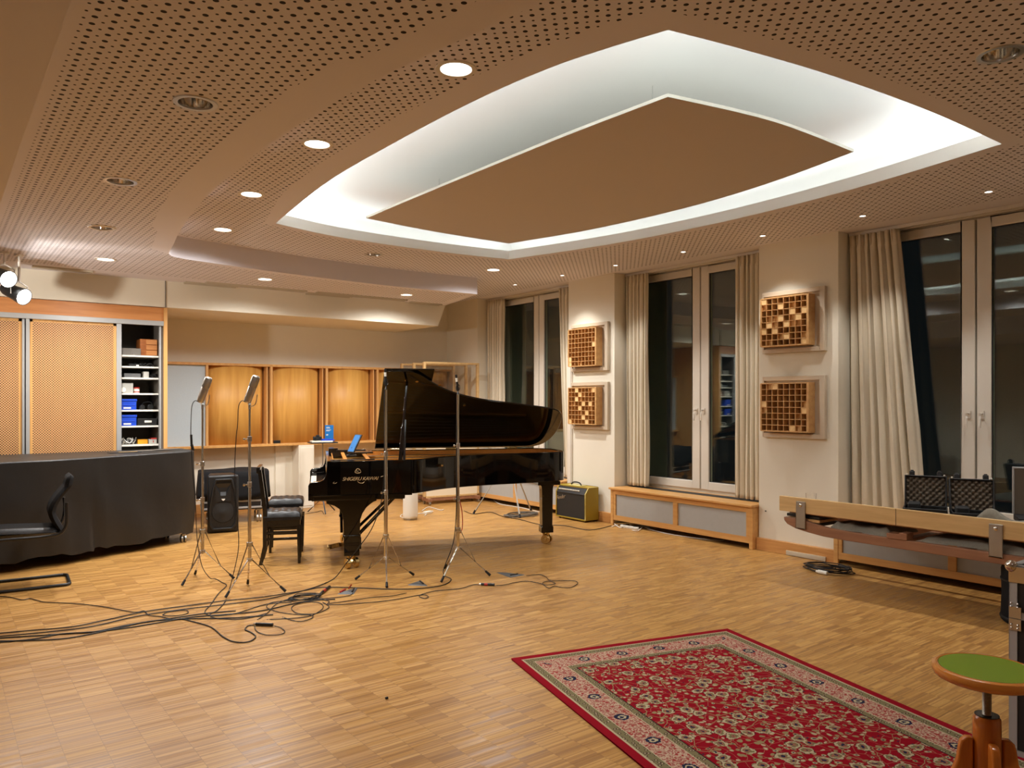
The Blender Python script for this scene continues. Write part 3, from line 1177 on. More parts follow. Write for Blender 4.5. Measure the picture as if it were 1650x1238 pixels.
# vents in the lower ceiling
for k, (x0, x1, y, l) in enumerate([(0.87, 1.45, 9.70, 'slim pale air vent above the cabinet doors'), (2.47, 3.10, 9.88, 'slim pale air vent at the left end of the long row'), (2.68, 3.95, 9.74, 'long slotted air vent above the grey fabric panel'),
                                     (4.02, 4.66, 9.88, 'slim pale air vent in the middle of the row'), (4.1, 5.45, 9.74, 'long slotted air vent over the piano'), (5.6, 6.12, 9.88, 'slim pale air vent at the right end of the long row')]):
    t = thing('air_vent', l, 'vent', (x0, y, ZL), 0, 'air vents in the lower ceiling')
    w = x1 - x0
    b = MB()
    b.box(0, w, -0.05, -0.035, -0.020, 0)
    b.box(0, w, 0.035, 0.05, -0.020, 0)
    b.box(0, 0.015, -0.05, 0.05, -0.012, 0)
    b.box(w - 0.015, w, -0.05, 0.05, -0.012, 0)
    b.build('frame', 'aluwhite', t, bevel=0.002)
    b = MB()
    b.box(0.015, w - 0.015, -0.035, 0.035, -0.004, 0)
    b.build('plate', 'cabinside', t, smooth=0)
    b = MB()
    b.box(0.015, w - 0.015, -0.012, 0.0, -0.010, -0.004)
    b.box(0.015, w - 0.015, 0.014, 0.022, -0.010, -0.004)
    b.build('slat', 'aluwhite', t, smooth=0)

# ================================================================== GRAND PIANO
t = thing('grand_piano', 'black concert grand piano with raised lid and gold lettering on its side', 'piano', (2.81, 6.87, 0), R(-23))
piano = t
TOP = 1.03
def S2(pts, n=6):
    return P2(pts, n)
side = [(0.17, 0), (0.95, 0)] + S2([(0.95, 0.0), (1.04, 0.03), (1.14, 0.12), (1.28, 0.26), (1.48, 0.40), (1.8, 0.53), (2.2, 0.62), (2.55, 0.70)], 4)[1:] + \
    S2([(2.55, 0.70), (2.68, 0.745), (2.765, 0.83), (2.80, 0.98), (2.81, 1.15), (2.79, 1.34), (2.72, 1.50), (2.60, 1.57), (2.48, 1.58)], 4)[1:] + [(0.17, 1.58)]
# inner outline of the rim (same point count)
def inset(poly, d):
    n = len(poly)
    out = []
    for i in range(n):
        p0, p1, p2 = Vector(poly[i - 1]), Vector(poly[i]), Vector(poly[(i + 1) % n])
        e1 = (p1 - p0); e2 = (p2 - p1)
        if e1.length < 1e-6: e1 = e2
        e1.normalize(); e2.normalize()
        n1, n2 = Vector((-e1.y, e1.x)), Vector((-e2.y, e2.x))
        m = n1 + n2
        m = m / max(0.5, m.length ** 2 / 2)
        q = p1 + m * d
        out.append((q.x, q.y))
    return out
ins = inset(side, 0.055)
b = MB(); b.ring(side, ins, 0.71, TOP)
b.build('rim', 'ebony', t, bevel=0.003, smooth=40)
b = MB(); b.ring(inset(side, 0.056), inset(side, 0.066), 0.80, TOP - 0.008)
o = b.build('inner_rim', 'soundwood', t, smooth=40)
b = MB(); b.prism(inset(side, 0.05), 0.70, 0.76)
b.build('soundboard', 'blacksatin', t, smooth=0)
b = MB(); b.prism([p for p in inset(side, 0.066)], 0.955, 0.965)
b.build('iron_frame', 'gold', t, smooth=0)
b = MB()
for k in range(26):
    a0 = 0.66 + 0.03 * k
    y0 = 0.12 + 0.03 * k
    L = 0.5 + 0.06 * k
    b.cyl((0.62, 1.5 - k * 0.052, 0.975), (min(2.62, 1.0 + 0.065 * (26 - k)), 1.5 - k * 0.03 - 0.05, 0.975), 0.0012, n=4)
b.build('strings', 'steel', t)
b = MB()
for a0, b0, a1, b1 in ((0.62, 0.3, 1.5, 0.55), (0.62, 0.75, 2.3, 0.9), (0.62, 1.15, 2.5, 1.2)):
    b.bar((a0, b0, 0.975), (a1, b1, 0.975), 0.03, 0.03)
b.build('frame_brace', 'gold', t, bevel=0.003)
# lower edge moulding and key bed
b = MB()
b.box(0.02, 0.90, 0.004, 0.05, 0.665, 0.71)
b.box(0.02, 0.90, 1.53, 1.576, 0.665, 0.71)
b.box(0.03, 0.90, 0.03, 1.55, 0.655, 0.70)
b.box(0.90, 0.97, 0.02, 1.56, 0.69, 0.712)
b.box(0.0, 0.05, 0.0, 1.58, 0.665, 0.735)
b.build('key_bed', 'ebony', t, bevel=0.004)
b = MB()
b.tube([(0.02, -0.002, 0.712), (0.92, -0.002, 0.712)], 0.004, 8)
b.build('moulding', 'ebony', t)
cheek = [(0.0, 0.70), (0.90, 0.70), (0.90, 0.72), (0.20, TOP), (0.17, TOP), (0.165, 0.95), (0.155, 0.895), (0.13, 0.855), (0.095, 0.838), (0.04, 0.838), (0.012, 0.83), (0.0, 0.80)]
cheek = [(0.0, 0.70), (0.30, 0.70), (0.30, TOP), (0.17, TOP), (0.168, 0.96), (0.160, 0.90), (0.140, 0.86), (0.105, 0.842), (0.05, 0.840), (0.015, 0.832), (0.0, 0.805)]
for y0, y1 in ((0.0, 0.055), (1.525, 1.58)):
    b = MB()
    m = Matrix(((1, 0, 0, 0), (0, 0, 1, 0), (0, 1, 0, 0), (0, 0, 0, 1)))
    b.prism(cheek, y0, y1, m)
    b.build('cheek', 'ebony', t, bevel=0.006, smooth=50)
for y0, y1 in ((0.055, 0.15), (1.43, 1.525)):
    b = MB()
    b.box(0.02, 0.16, y0, y1, 0.70, 0.80)
    b.build('key_block', 'ebony', t, bevel=0.006)
b = MB()
for i in range(52):
    b.box(0.015, 0.165, 0.155 + i * 1.27 / 52 + 0.0006, 0.155 + (i + 1) * 1.27 / 52 - 0.0006, 0.745, 0.765)
k = b.split('white_key', 'ivory', t)
b = MB()
pat = [1, 1, 0, 1, 1, 1, 0]
for i in range(51):
    if pat[i % 7]:
        y = 0.155 + (i + 1) * 1.27 / 52
        b.box(0.07, 0.165, y - 0.006, y + 0.006, 0.765, 0.777)
b.split('black_key', 'blacksatin', t)
b = MB()
b.box(0.165, 0.185, 0.055, 1.525, 0.76, 0.90)
b.box(0.17, 0.30, 0.055, 1.525, 0.885, 0.905)
b.build('fallboard', 'ebony', t, bevel=0.004)
b = MB()
b.box(0.0, 0.014, 0.055, 1.525, 0.70, 0.745)
b.build('key_slip', 'ebony', t, bevel=0.003)
# music desk, taken flat, its rails and the tuning pins
b = MB()
for y in (0.13, 1.40):
    b.box(0.20, 0.62, y, y + 0.05, 0.965, 1.035)
b.box(0.20, 0.30, 1.30, 1.50, 0.97, 1.075)
b.box(0.28, 0.60, 1.26, 1.30, 0.99, 1.06)
b.box(0.42, 0.66, 0.95, 1.35, 1.035, 1.05)
b.split('music_desk_rail', 'blacksatin', t, bevel=0.004)
b = MB()
for a in (0.33, 0.55):
    b.box(a, a + 0.035, 0.14, 1.42, 1.018, 1.032)
b.build('desk_rail', 'soundwood', t, bevel=0.002)
# lid, hinged on the far long side
PH = R(32)
hinge = Matrix.Translation((0, 1.585, TOP + 0.012)) @ Matrix.Rotation(-PH, 4, 'X')
def lidpoly(pts):
    return [(x, y - 1.585) for x, y in pts]
out = [p for p in side if p[0] > 0.72]
lid_o = [(0.72, -0.012)] + [(x, y) for x, y in offset(list(reversed(side)), 0.012)[::-1] if x > 0.74] + [(0.72, 1.585)]
b = MB()
b.prism(lidpoly(lid_o), 0.0, 0.02, hinge)
lid = b.build('lid', 'ebony', t, bevel=0.003, smooth=40)
b = MB()
b.prism(lidpoly([(0.725, -0.012), (1.22, -0.012), (1.22, 1.55), (0.725, 1.55)]), 0.024, 0.040, hinge)
b.build('folded_front_flap', 'ebony', t, bevel=0.003)
b = MB()
for a, y in ((0.95, 0.14), (1.06, 0.16), (1.30, 0.22)):
    p = hinge @ Vector((a, y - 1.585, -0.004))
    q = hinge @ Vector((a, y - 1.585, 0.0))
    b.cyl(p, q, 0.016, n=14)
p = hinge @ Vector((1.62, 0.62 - 1.585, -0.008)); q = hinge @ Vector((1.62, 0.62 - 1.585, 0.0))
b.cyl(p, q, 0.014, n=10)
b.split('lid_fitting', 'brass', lid)
b = MB()
for a in (0.9, 1.55, 2.3):
    b.cyl((a, 1.59, TOP + 0.006), (a + 0.12, 1.59, TOP + 0.006), 0.007, n=8)
b.build('hinge', 'brass', t)
# prop stick
p0 = Vector((0.86, 0.05, 0.99)); p1 = hinge @ Vector((0.96, 0.16 - 1.585, -0.002))
b = MB()
d = p1 - p0
b.bar(p0, p1, 0.022, 0.022)
b.bar(p0 + Vector((0.035, 0, 0)), p0 + d * 0.52 + Vector((0.010, 0, 0)), 0.026, 0.022)
b.bar(p0 + Vector((-0.004, 0, 0)), p0 + d * 0.44, 0.034, 0.03)
b.build('prop_stick', 'ebony', t, bevel=0.003)
# legs
def pleg(a, y, front, ax=(0.92, 0.38, 0)):
    b = MB()
    if front:
        prof = [(-0.235, 0.665), (-0.235, 0.625), (-0.20, 0.615), (-0.16, 0.602), (-0.115, 0.57), (-0.09, 0.52), (-0.080, 0.46), (-0.072, 0.12), (0.072, 0.12), (0.080, 0.46), (0.10, 0.52), (0.135, 0.575), (0.175, 0.61), (0.205, 0.63), (0.235, 0.64), (0.235, 0.665)]
        m = Matrix(((1, 0, 0, a), (0, 0, 1, y), (0, 1, 0, 0), (0, 0, 0, 1)))
        b.prism(prof, -0.06, 0.06, m)
        b.box(a - 0.085, a + 0.085, y - 0.068, y + 0.068, 0.30, 0.32)
    else:
        prof = [(-0.075, 0.71), (-0.085, 0.66), (-0.068, 0.64), (-0.064, 0.60), (-0.058, 0.20), (-0.070, 0.19), (-0.070, 0.12), (0.070, 0.12), (0.070, 0.19), (0.058, 0.20), (0.064, 0.60), (0.068, 0.64), (0.085, 0.66), (0.075, 0.71)]
        m = Matrix(((1, 0, 0, a), (0, 0, 1, y), (0, 1, 0, 0), (0, 0, 0, 1)))
        b.prism(prof, -0.06, 0.06, m)
        b.box(a - 0.13, a + 0.13, y - 0.13, y + 0.13, 0.66, 0.705)
    lg = b.build('leg', 'ebony', t, bevel=0.006, smooth=45)
    b = MB()
    b.cyl((a, y, 0.12), (a, y, 0.085), 0.045, 0.035, n=20)
    b.bar((a, y, 0.10), (a, y - 0.03, 0.055), 0.03, 0.03)
    for s in (-1, 1):
        c = Vector((a, y - 0.03, 0.05)) + Vector(ax) * 0.042 * s
        e = Vector(ax) * 0.017
        b.cyl(c - e, c + e, 0.05, n=24)
        b.cyl(c - e * 1.5, c + e * 1.5, 0.022, n=16)
    b.cyl(Vector((a, y - 0.03, 0.05)) - Vector(ax) * 0.066, Vector((a, y - 0.03, 0.05)) + Vector(ax) * 0.066, 0.012, n=10)
    b.build('caster', 'brass', lg, bevel=0.003)
pleg(0.40, 0.12, True)
pleg(0.40, 1.46, True)
pleg(2.58, 0.90, False, (0.62, 0.78, 0))
# pedal lyre
b = MB()
for y in (0.72, 0.86):
    b.box(0.42, 0.47, y - 0.02, y + 0.02, 0.16, 0.66)
b.box(0.38, 0.50, 0.66, 0.92, 0.62, 0.66)
b.box(0.36, 0.52, 0.65, 0.93, 0.07, 0.19)
b.bar((0.50, 0.75, 0.20), (0.98, 0.75, 0.69), 0.022, 0.022)
b.bar((0.50, 0.84, 0.20), (0.98, 0.84, 0.69), 0.022, 0.022)
b.bar((0.50, 0.70, 0.30), (0.90, 0.62, 0.69), 0.03, 0.03)
b.build('pedal_lyre', 'ebony', t, bevel=0.005)
b = MB()
for y in (0.72, 0.79, 0.86):
    b = MB()
    b.tube([(0.37, y, 0.10), (0.30, y, 0.10), (0.22, y, 0.085)], 0.010, 8)
    b.ball((0.205, y, 0.083), 0.022, 12, (1.3, 0.9, 0.5))
    b.build('pedal', 'brass', t)
# lettering on the side: local frame (a, z) on plane b=0
def side_m(a, z, y=-0.0015):
    return Matrix(((1, 0, 0, a), (0, 0, 1, y), (0, 1, 0, z), (0, 0, 0, 1))) @ Matrix.Scale(-1, 4, (0, 0, 1))
lt = text_mesh('lettering', 'SHIGERU KAWAI', 0.047, 'goldtext', t, side_m(0.475, 0.846), 0.35, 0.001, 0.92)
b = MB()
rng_ = [(0.455 + 0.026 * math.cos(v) - 0.004 * math.sin(2 * v), -0.003, 0.932 + 0.022 * math.sin(v) * (1.15 if math.sin(v) > 0 else 0.8)) for v in [2 * PI * k / 20 for k in range(20)]]
b.tube(rng_, 0.0028, 6, closed=True)
b.tube([(0.444, -0.003, 0.922), (0.444, -0.003, 0.945)], 0.0025, 5)
b.tube([(0.466, -0.003, 0.946), (0.447, -0.003, 0.932), (0.468, -0.003, 0.921)], 0.0025, 5)
b.tube([(0.24, -0.002, 0.838), (0.225, -0.002, 0.826), (0.245, -0.002, 0.822), (0.262, -0.002, 0.833)], 0.002, 5, 3)
b.tube([(0.45, -0.002, 0.838), (0.47, -0.002, 0.822), (0.50, -0.002, 0.820), (0.515, -0.002, 0.832)], 0.002, 5, 3)
b.tube([(0.66, -0.002, 0.872), (0.70, -0.002, 0.884), (0.73, -0.002, 0.887)], 0.0015, 5, 3)
b.build('emblem', 'goldtext', t)
b = MB()
b.cyl((1.30, 0.262, 0.95), (1.275, 0.235, 0.95), 0.014, n=12)
b.build('lid_lock', 'brass', t)

# tablet on the music desk
a, y = 0.42, 0.62
c, s = math.cos(R(-23)), math.sin(R(-23))
tp = (2.81 + a * c - y * s, 6.87 + a * s + y * c, 1.055)
o = thing('tablet', 'blue screened tablet propped in a clamp above the piano strings', 'tablet', (tp[0], tp[1], 1.034), R(-23))
q = mtx((0.03, 0, 0.12), 0, R(28), R(28))
b = MB(); b.box(-0.006, 0.006, -0.065, 0.065, -0.095, 0.11, q)
b.build('case', 'blackplastic', o, bevel=0.003)
b = MB(); b.box(-0.0085, -0.0065, -0.055, 0.055, -0.085, 0.10, q)
b.build('screen', 'bookblue', o, smooth=0)
b = MB()
b.box(-0.05, 0.05, -0.06, 0.06, 0.0, 0.012)
b.bar((0, 0, 0.005), (0.01, 0.0, 0.09), 0.02, 0.02)
b.bar((-0.03, -0.05, 0.012), (0.04, 0.05, 0.022), 0.015, 0.02)
b.build('clamp', 'blackplastic', o, bevel=0.002)

# ================================================================== PIANO CHAIRS
def tufted(mb, w, d, z0, z1, x0=0.0, y0=0.0):
    def fn(u, v):
        ex = min(u, 1 - u, v, 1 - v) / 0.10
        e = math.sqrt(max(0, 1 - (1 - min(1, ex)) ** 2))
        tuft = 0.5 + 0.5 * math.cos(2 * PI * (u * 3)) * math.cos(2 * PI * (v * 3))
        return (x0 + u * w, y0 + v * d, z0 + (z1 - z0) * e * (0.80 + 0.20 * tuft) + 0.012 * math.sin(PI * u) * math.sin(PI * v))
    mb.grid(fn, 40, 40)
def piano_chair(loc, rz, label, back, zt):
    t = thing('piano_chair', label, 'chair', loc, rz, 'black piano chairs')
    W, D = 0.36, 0.36
    b = MB(); tufted(b, W, D, zt - 0.055, zt)
    b.box(0.004, W - 0.004, 0.004, D - 0.004, zt - 0.085, zt - 0.05)
    b.build('seat', 'leather', t, smooth=60)
    b = MB()
    b.box(0.012, W - 0.012, 0.012, D - 0.012, 0.37, 0.44)
    b.box(0.05, W - 0.05, 0.05, D - 0.05, 0.44, zt - 0.08)
    b.build('seat_frame', 'blacksatin', t, bevel=0.003)
    for sx in (0, 1):
        for sy in (0, 1):
            x = 0.02 + sx * (W - 0.04)
            y = 0.02 + sy * (D - 0.04)
            b = MB()
            if sx == 0 and back:
                b.prism([(x - 0.06, 0), (x - 0.025, 0), (x + 0.018, 0.16), (x + 0.020, 0.52), (x - 0.035, 0.93), (x - 0.07, 0.93), (x - 0.022, 0.52), (x - 0.022, 0.18)], y - 0.017, y + 0.017,
                        Matrix(((1, 0, 0, 0), (0, 0, 1, 0), (0, 1, 0, 0), (0, 0, 0, 1))))
            else:
                b.cyl((x, y, 0), (x, y, 0.38), 0.015, 0.025, n=4)
            b.build('leg', 'blacksatin', t, bevel=0.003)
    b = MB()
    for y in (0.02, D - 0.02):
        b.box(0.02, W - 0.02, y - 0.008, y + 0.008, 0.30, 0.325)
        b.box(0.02, W - 0.02, y - 0.008, y + 0.008, 0.235, 0.26)
    b.build('stretcher', 'blacksatin', t, bevel=0.002)
    if back:
        b = MB()
        b.box(-0.06, -0.025, -0.005, D + 0.005, 0.895, 0.955)
        b.box(-0.015, 0.01, 0.02, D - 0.02, 0.57, 0.61)
        for k in range(4):
            y = 0.07 + k * (D - 0.14) / 3
            b.bar((-0.005, y, 0.59), (-0.045, y, 0.92), 0.03, 0.010)
        b.build('backrest', 'blacksatin', t, bevel=0.004)
    return t
piano_chair((2.575, 7.42, 0), R(-23), 'black piano chair with a slatted back and buttoned leather seat, nearer of the two', True, 0.515)
piano_chair((2.82, 7.97, 0), R(-23), 'black buttoned leather piano stool without a back, behind the nearer chair', False, 0.565)

# ================================================================== MICROPHONE STANDS
def mic_stand(c, feet, ztop, label, cols=(1.04, 0.72), hub=0.44, lowhub=0.26, k=1.0):
    t = thing('microphone_stand', label, 'microphone stand', (c[0], c[1], 0), 0, 'chrome tripod microphone stands')
    b = MB()
    b.cyl((0, 0, lowhub - 0.02), (0, 0, cols[1]), 0.0135 * k, n=14)
    b.cyl((0, 0, cols[1]), (0, 0, cols[0]), 0.0115 * k, n=14)
    b.cyl((0, 0, cols[0]), (0, 0, ztop), 0.009 * k, n=12)
    b.build('pole', 'chrome', t)
    for z in (cols[1], cols[0]):
        b = MB()
        b.cyl((0, 0, z - 0.022), (0, 0, z + 0.022), 0.018, n=14)
        b.build('collar', 'nickel', t, bevel=0.002)
        b = MB()
        b.cyl((-0.015, 0.0, z), (-0.045, -0.012, z), 0.005, n=8)
        b.ball((-0.05, -0.014, z), 0.011, 10, (1, 0.5, 1))
        b.build('clamp_screw', 'chrome', t)
    b = MB()
    b.cyl((0, 0, hub - 0.018), (0, 0, hub + 0.018), 0.026, n=16)
    b.cyl((0, 0, lowhub - 0.012), (0, 0, lowhub + 0.012), 0.024, n=16)
    b.build('hub', 'nickel', t, bevel=0.002)
    for fx, fy in feet:
        d = Vector((fx - c[0], fy - c[1], 0))
        h = d.normalized() * 0.02
        f = Vector((d.x, d.y, 0.012))
        b = MB()
        p = Vector((h.x, h.y, lowhub))
        b.tube([p, f + (p - f) * 0.12], 0.0062, 8)
        mid = p + (f - p) * 0.52
        b.tube([(h.x, h.y, hub), mid], 0.005, 8)
        b.build('leg', 'chrome', t)
        b = MB()
        b.cyl(f + (p - f) * 0.16, f, 0.0095, 0.012, n=10)
        b.build('rubber_foot', 'rubber', t)
    return t
mic_stand((1.93, 7.12), [(1.725, 6.99), (2.165, 6.98), (1.935, 7.38)], 1.53, 'chrome tripod stand farthest left, beside the black covered desk')
mic_stand((2.13, 6.46), [(1.90, 6.35), (2.36, 6.25), (2.20, 6.72)], 1.53, 'chrome tripod stand with a large microphone, second from the left', (1.28, 0.90), 0.40, 0.27)
mic_stand((3.215, 6.105), [(3.02, 6.31), (3.52, 6.15), (3.10, 5.87)], 1.70, 'thick chrome tripod stand in front of the gold lettering, third from the left', (1.13, 0.79), 0.40, 0.21, 1.3)
mic_stand((3.86, 5.93), [(3.575, 5.76), (4.06, 5.70), (3.90, 6.22)], 1.66, 'chrome tripod stand farthest right, in front of the piano bentside', (1.19, 0.70), 0.42, 0.25, 1.2)

def big_mic(c, z, label):
    t = thing('condenser_microphone', label, 'microphone', (c[0], c[1], z), 0, 'large silver condenser microphones')
    ax = Vector((0.36 * 0.79, -0.36 * 0.6, 1)).normalized()
    q = Vector((0, 0, 1)).rotation_difference(ax).to_matrix().to_4x4()
    q = q @ Matrix.Scale(1.18, 4)
    q.translation = Vector((-0.018, 0.012, 0.012))
    b = MB()
    b.lathe([(0.0, 0.0), (0.018, 0.0), (0.025, 0.008), (0.027, 0.03), (0.0275, 0.115), (0.0265, 0.12)], 24, q)
    b.build('body', 'nickel', t)
    b = MB()
    b.lathe([(0.0275, 0.118), (0.029, 0.122), (0.029, 0.18), (0.027, 0.195), (0.018, 0.203), (0.0, 0.204)], 24, q)
    b.build('grille', 'steel', t)
    b = MB()
    e = Vector((0.60, 0.79, 0)).normalized()
    top = Vector((0.018, -0.012, 0.06))
    b.tube([Vector((0, 0, -0.02)), Vector((0.03, -0.022, -0.012)), Vector((0.045, -0.03, 0.02)), Vector((0.052, -0.036, 0.08))], 0.004, 6, 3)
    b.cyl((0, 0, -0.045), (0, 0, -0.008), 0.011, n=12)
    b.bar((0, 0, -0.008), (-0.004, 0.004, 0.02), 0.02, 0.02)
    b.build('swivel_mount', 'nickel', t)
    return t
big_mic((1.93, 7.12), 1.572, 'large silver condenser microphone on the far left stand, before the grey panel')
big_mic((2.13, 6.46), 1.572, 'large silver condenser microphone on the second stand, before a barrel panel')
def small_mic(c, z, label, tilt):
    t = thing('pencil_microphone', label, 'microphone', (c[0], c[1], z), 0, 'small pencil microphones')
    b = MB()
    ax = Vector(tilt).normalized()
    p = Vector((0, 0, 0.01))
    b.cyl(p, p + ax * 0.075, 0.0105, n=14)
    b.cyl(p + ax * 0.110, p + ax * 0.14, 0.0095, 0.0105, n=14)
    b.build('body', 'blackplastic', t, bevel=0.001)
    b = MB()
    b.cyl(p + ax * 0.075, p + ax * 0.110, 0.0108, n=14)
    b.build('silver_band', 'white', t)
    b = MB()
    b.tube([(0, 0, -0.03), (0.0, 0.0, 0.03)], 0.011, 8)
    b.tube([Vector((0.02 * math.cos(v), 0, 0.03 + 0.03 * math.sin(v))) for v in [k * PI / 5 for k in range(10)]], 0.0035, 5, closed=True)
    b.build('clip', 'blackplastic', t)
    return t
small_mic((3.215, 6.105), 1.73, 'small pencil microphone on the third stand, against the lid corner', (-0.05, 0.02, 1))
small_mic((3.86, 5.93), 1.69, 'small pencil microphone on the right stand, above the lid curve', (-0.12, 0.05, 1))

# ================================================================== LEFT SIDE
# covered mixing desk
t = thing('covered_desk', 'wide mixing desk under a black dust cover, standing on casters at the left', 'desk', (0.9, 9.2, 0))
front = [(-1.55, 7.55), (-0.9, 7.95), (-0.2, 8.35), (0.5, 8.50), (0.92, 8.56), (1.25, 8.68), (1.435, 8.76), (1.9, 8.96), (2.33, 9.16)]
fr = P2(front, 4)
top_poly = fr + [(2.42, 9.26), (2.40, 9.75), (2.28, 9.80), (1.0, 9.72), (-1.6, 9.70)]
nf = len(top_poly)
b = MB()
rows = [(0.0, 1.04, 0.06), (0.0, 1.045, 0.0), (0.012, 1.025, 0), (0.022, 0.7, 0), (0.03, 0.35, 0), (0.02, 0.10, 0)]
def desk_pt(i, k, z):
    x, y = top_poly[i]
    d = Vector((x - 0.9, y - 9.45)).normalized()
    w = (1.03 - z)
    s = 0.020 * math.sin(i * 1.9 + 3 * z) * w + 0.014 * math.sin(i * 0.7 + 7 * z) * w
    return (x + d.x * s - 0.9, y + d.y * s - 9.2)
NZ = 14
hem = [0.10 + 0.03 * math.sin(i * 0.9) * 0.5 + 0.012 * math.sin(i * 2.3) for i in range(nf)]
for k in range(NZ):
    for i in range(nf):
        z = 1.03 + (hem[i] - 1.03) * k / (NZ - 1)
        x, y = desk_pt(i, k, z)
        b.v.append(Vector((x, y, z)))
for k in range(NZ - 1):
    for i in range(nf):
        j = (i + 1) % nf
        b.face((k * nf + i, (k + 1) * nf + i, (k + 1) * nf + j, k * nf + j))
b.face([i for i in range(nf)])
b.build('dust_cover', 'blackcloth', t, bevel=0.012, smooth=70)
b = MB()
b.box(1.18, 1.19, -0.565, -0.559, 0.16, 0.99) if False else None
pi = [(x * 0.96 + 0.9 * 0.04 - 0.9, (y * 0.94 + 9.45 * 0.06) - 9.2) for x, y in top_poly]
b.prism(pi, 0.16, 0.22)
b.build('desk_base', 'blackplastic', t, smooth=0)
for x, y in ((1.38, -0.02), (-0.6, -0.6), (1.3, 0.42), (-0.8, 0.4)):
    b = MB()
    b.cyl((x, y, 0.16), (x, y, 0.09), 0.012, n=8)
    b.cyl((x - 0.028, y, 0.04), (x - 0.01, y, 0.04), 0.04, n=18)
    b.cyl((x + 0.01, y, 0.04), (x + 0.028, y, 0.04), 0.04, n=18)
    b.bar((x - 0.02, y, 0.085), (x + 0.02, y, 0.085), 0.05, 0.02)
    b.build('caster', 'steel', t)
# sheets on the desk
t = thing('clipboard', 'black folder with a wooden ruler lying on the covered desk', 'folder', (1.70, 9.30, 1.032), R(6))
b = MB(); b.box(-0.16, 0.16, -0.05, 0.06, 0, 0.006); b.build('folder', 'blackplastic', t, bevel=0.001)
b = MB(); b.box(-0.07, 0.12, -0.045, -0.02, 0.006, 0.010); b.build('ruler', 'ply', t, bevel=0.001)
t = thing('papers', 'clear plastic sleeves lying on the covered desk beside the cabinet', 'papers', (2.05, 9.50, 1.032), R(14))
b = MB()
b.box(-0.22, 0.10, -0.05, 0.05, 0, 0.004)
b.box(-0.02, 0.26, -0.06, 0.03, 0.004, 0.008)
b.build('sleeve', 'cabinside', t, bevel=0.001)

# cantilever chair
t = thing('cantilever_chair', 'black cantilever office chair cut by the left edge of the photo', 'chair', (0.655, 7.86, 0), R(-4))
b = MB()
def loopc(s):
    return [(0.30, s * 0.225, 0.55), (0.285, s * 0.225, 0.50), (0.24, s * 0.225, 0.455), (0.1, s * 0.225, 0.44), (-0.17, s * 0.225, 0.44), (-0.215, s * 0.225, 0.42), (-0.235, s * 0.225, 0.37), (-0.235, s * 0.225, 0.08), (-0.225, s * 0.225, 0.03), (-0.18, s * 0.225, 0.014), (0.25, s * 0.225, 0.014), (0.30, s * 0.22, 0.014), (0.325, s * 0.19, 0.014)]
fp = smooth_pts(loopc(1), 3) + [Vector((0.325, 0, 0.014))] + list(reversed(smooth_pts(loopc(-1), 3)))
b.tube([(0.300, 0.225, 0.72)] + fp + [(0.300, -0.225, 0.72)], 0.013, 10)
b.build('tube_frame', 'blackplastic', t, smooth=60)
b = MB()
def seatf(u, v):
    x = -0.25 + 0.50 * u
    y = -0.205 + 0.41 * v
    e = min(v, 1 - v) / 0.12
    e2 = min(u, 1 - u) / 0.10
    th = 0.042 * math.sqrt(max(0, 1 - (1 - min(1, e)) ** 2)) * math.sqrt(max(0, 1 - (1 - min(1, e2)) ** 2))
    return x, y, th
b.grid(lambda u, v: (seatf(u, v)[0], seatf(u, v)[1], 0.475 + seatf(u, v)[2] + 0.01 * math.cos(3 * u)), 20, 16)
b.grid(lambda u, v: (seatf(u, v)[0], seatf(u, v)[1], 0.475 - 0.7 * seatf(u, v)[2]), 20, 16)
b.build('seat', 'leather', t, smooth=70)
b = MB()
for sgn in (1, -1):
    def backf(u, v):
        z = 0.47 + 0.48 * u
        curve = 0.265 - 0.075 * math.sin(PI * min(1, u * 1.25)) + 0.11 * max(0, u - 0.35) ** 1.0
        y = (-0.205 + 0.41 * v) * (1 - 0.12 * u)
        e = min(v, 1 - v) / 0.12
        e2 = min(u, 1 - u) / 0.07
        th = 0.030 * math.sqrt(max(0, 1 - (1 - min(1, e)) ** 2)) * math.sqrt(max(0, 1 - (1 - min(1, e2)) ** 2))
        return (curve + sgn * th, y, z)
    b.grid(backf, 26, 14)
b.build('backrest', 'blackfab', t, smooth=70)

# loudspeaker
t = thing('loudspeaker', 'black plastic loudspeaker on the floor in front of the cloth-covered case', 'speaker', (2.83, 9.55, 0), R(-12))
b = MB()
pr = [(-0.19, 0.0), (0.19, 0.0), (0.185, 0.05), (0.15, 0.33), (-0.15, 0.33), (-0.185, 0.05)]
b.prism([(x * 0.95, y) for x, y in pr], 0.0, 0.70)
body = b.build('cabinet', 'blackplastic', t, bevel=0.025, smooth=50)
b = MB()
fo = [(-0.13, 0.04), (0.11, 0.04), (0.155, 0.10), (0.17, 0.30), (0.14, 0.52), (0.10, 0.655), (-0.09, 0.655), (-0.13, 0.52), (-0.165, 0.30), (-0.16, 0.10)]
fi = [(x * 0.84, 0.33 + (z - 0.33) * 0.93) for x, z in fo]
m = Matrix(((1, 0, 0, 0), (0, 0, 1, 0), (0, 1, 0, 0), (0, 0, 0, 1)))
i0 = len(b.v)
bb = MB(); bb.ring(fo, fi, -0.03, 0.005); bb.v = [m @ v for v in bb.v]
bb.build('baffle_edge', 'blackplastic', t, bevel=0.006)
b = MB()
b.lathe([(0.13, 0.0), (0.125, 0.006), (0.03, 0.012), (0.0, 0.02)], 28, mtx((0, 0.0, 0.25), R(90)))
b.build('woofer_grille', 'darkgrille', t)
b = MB()
i = len(b.v)
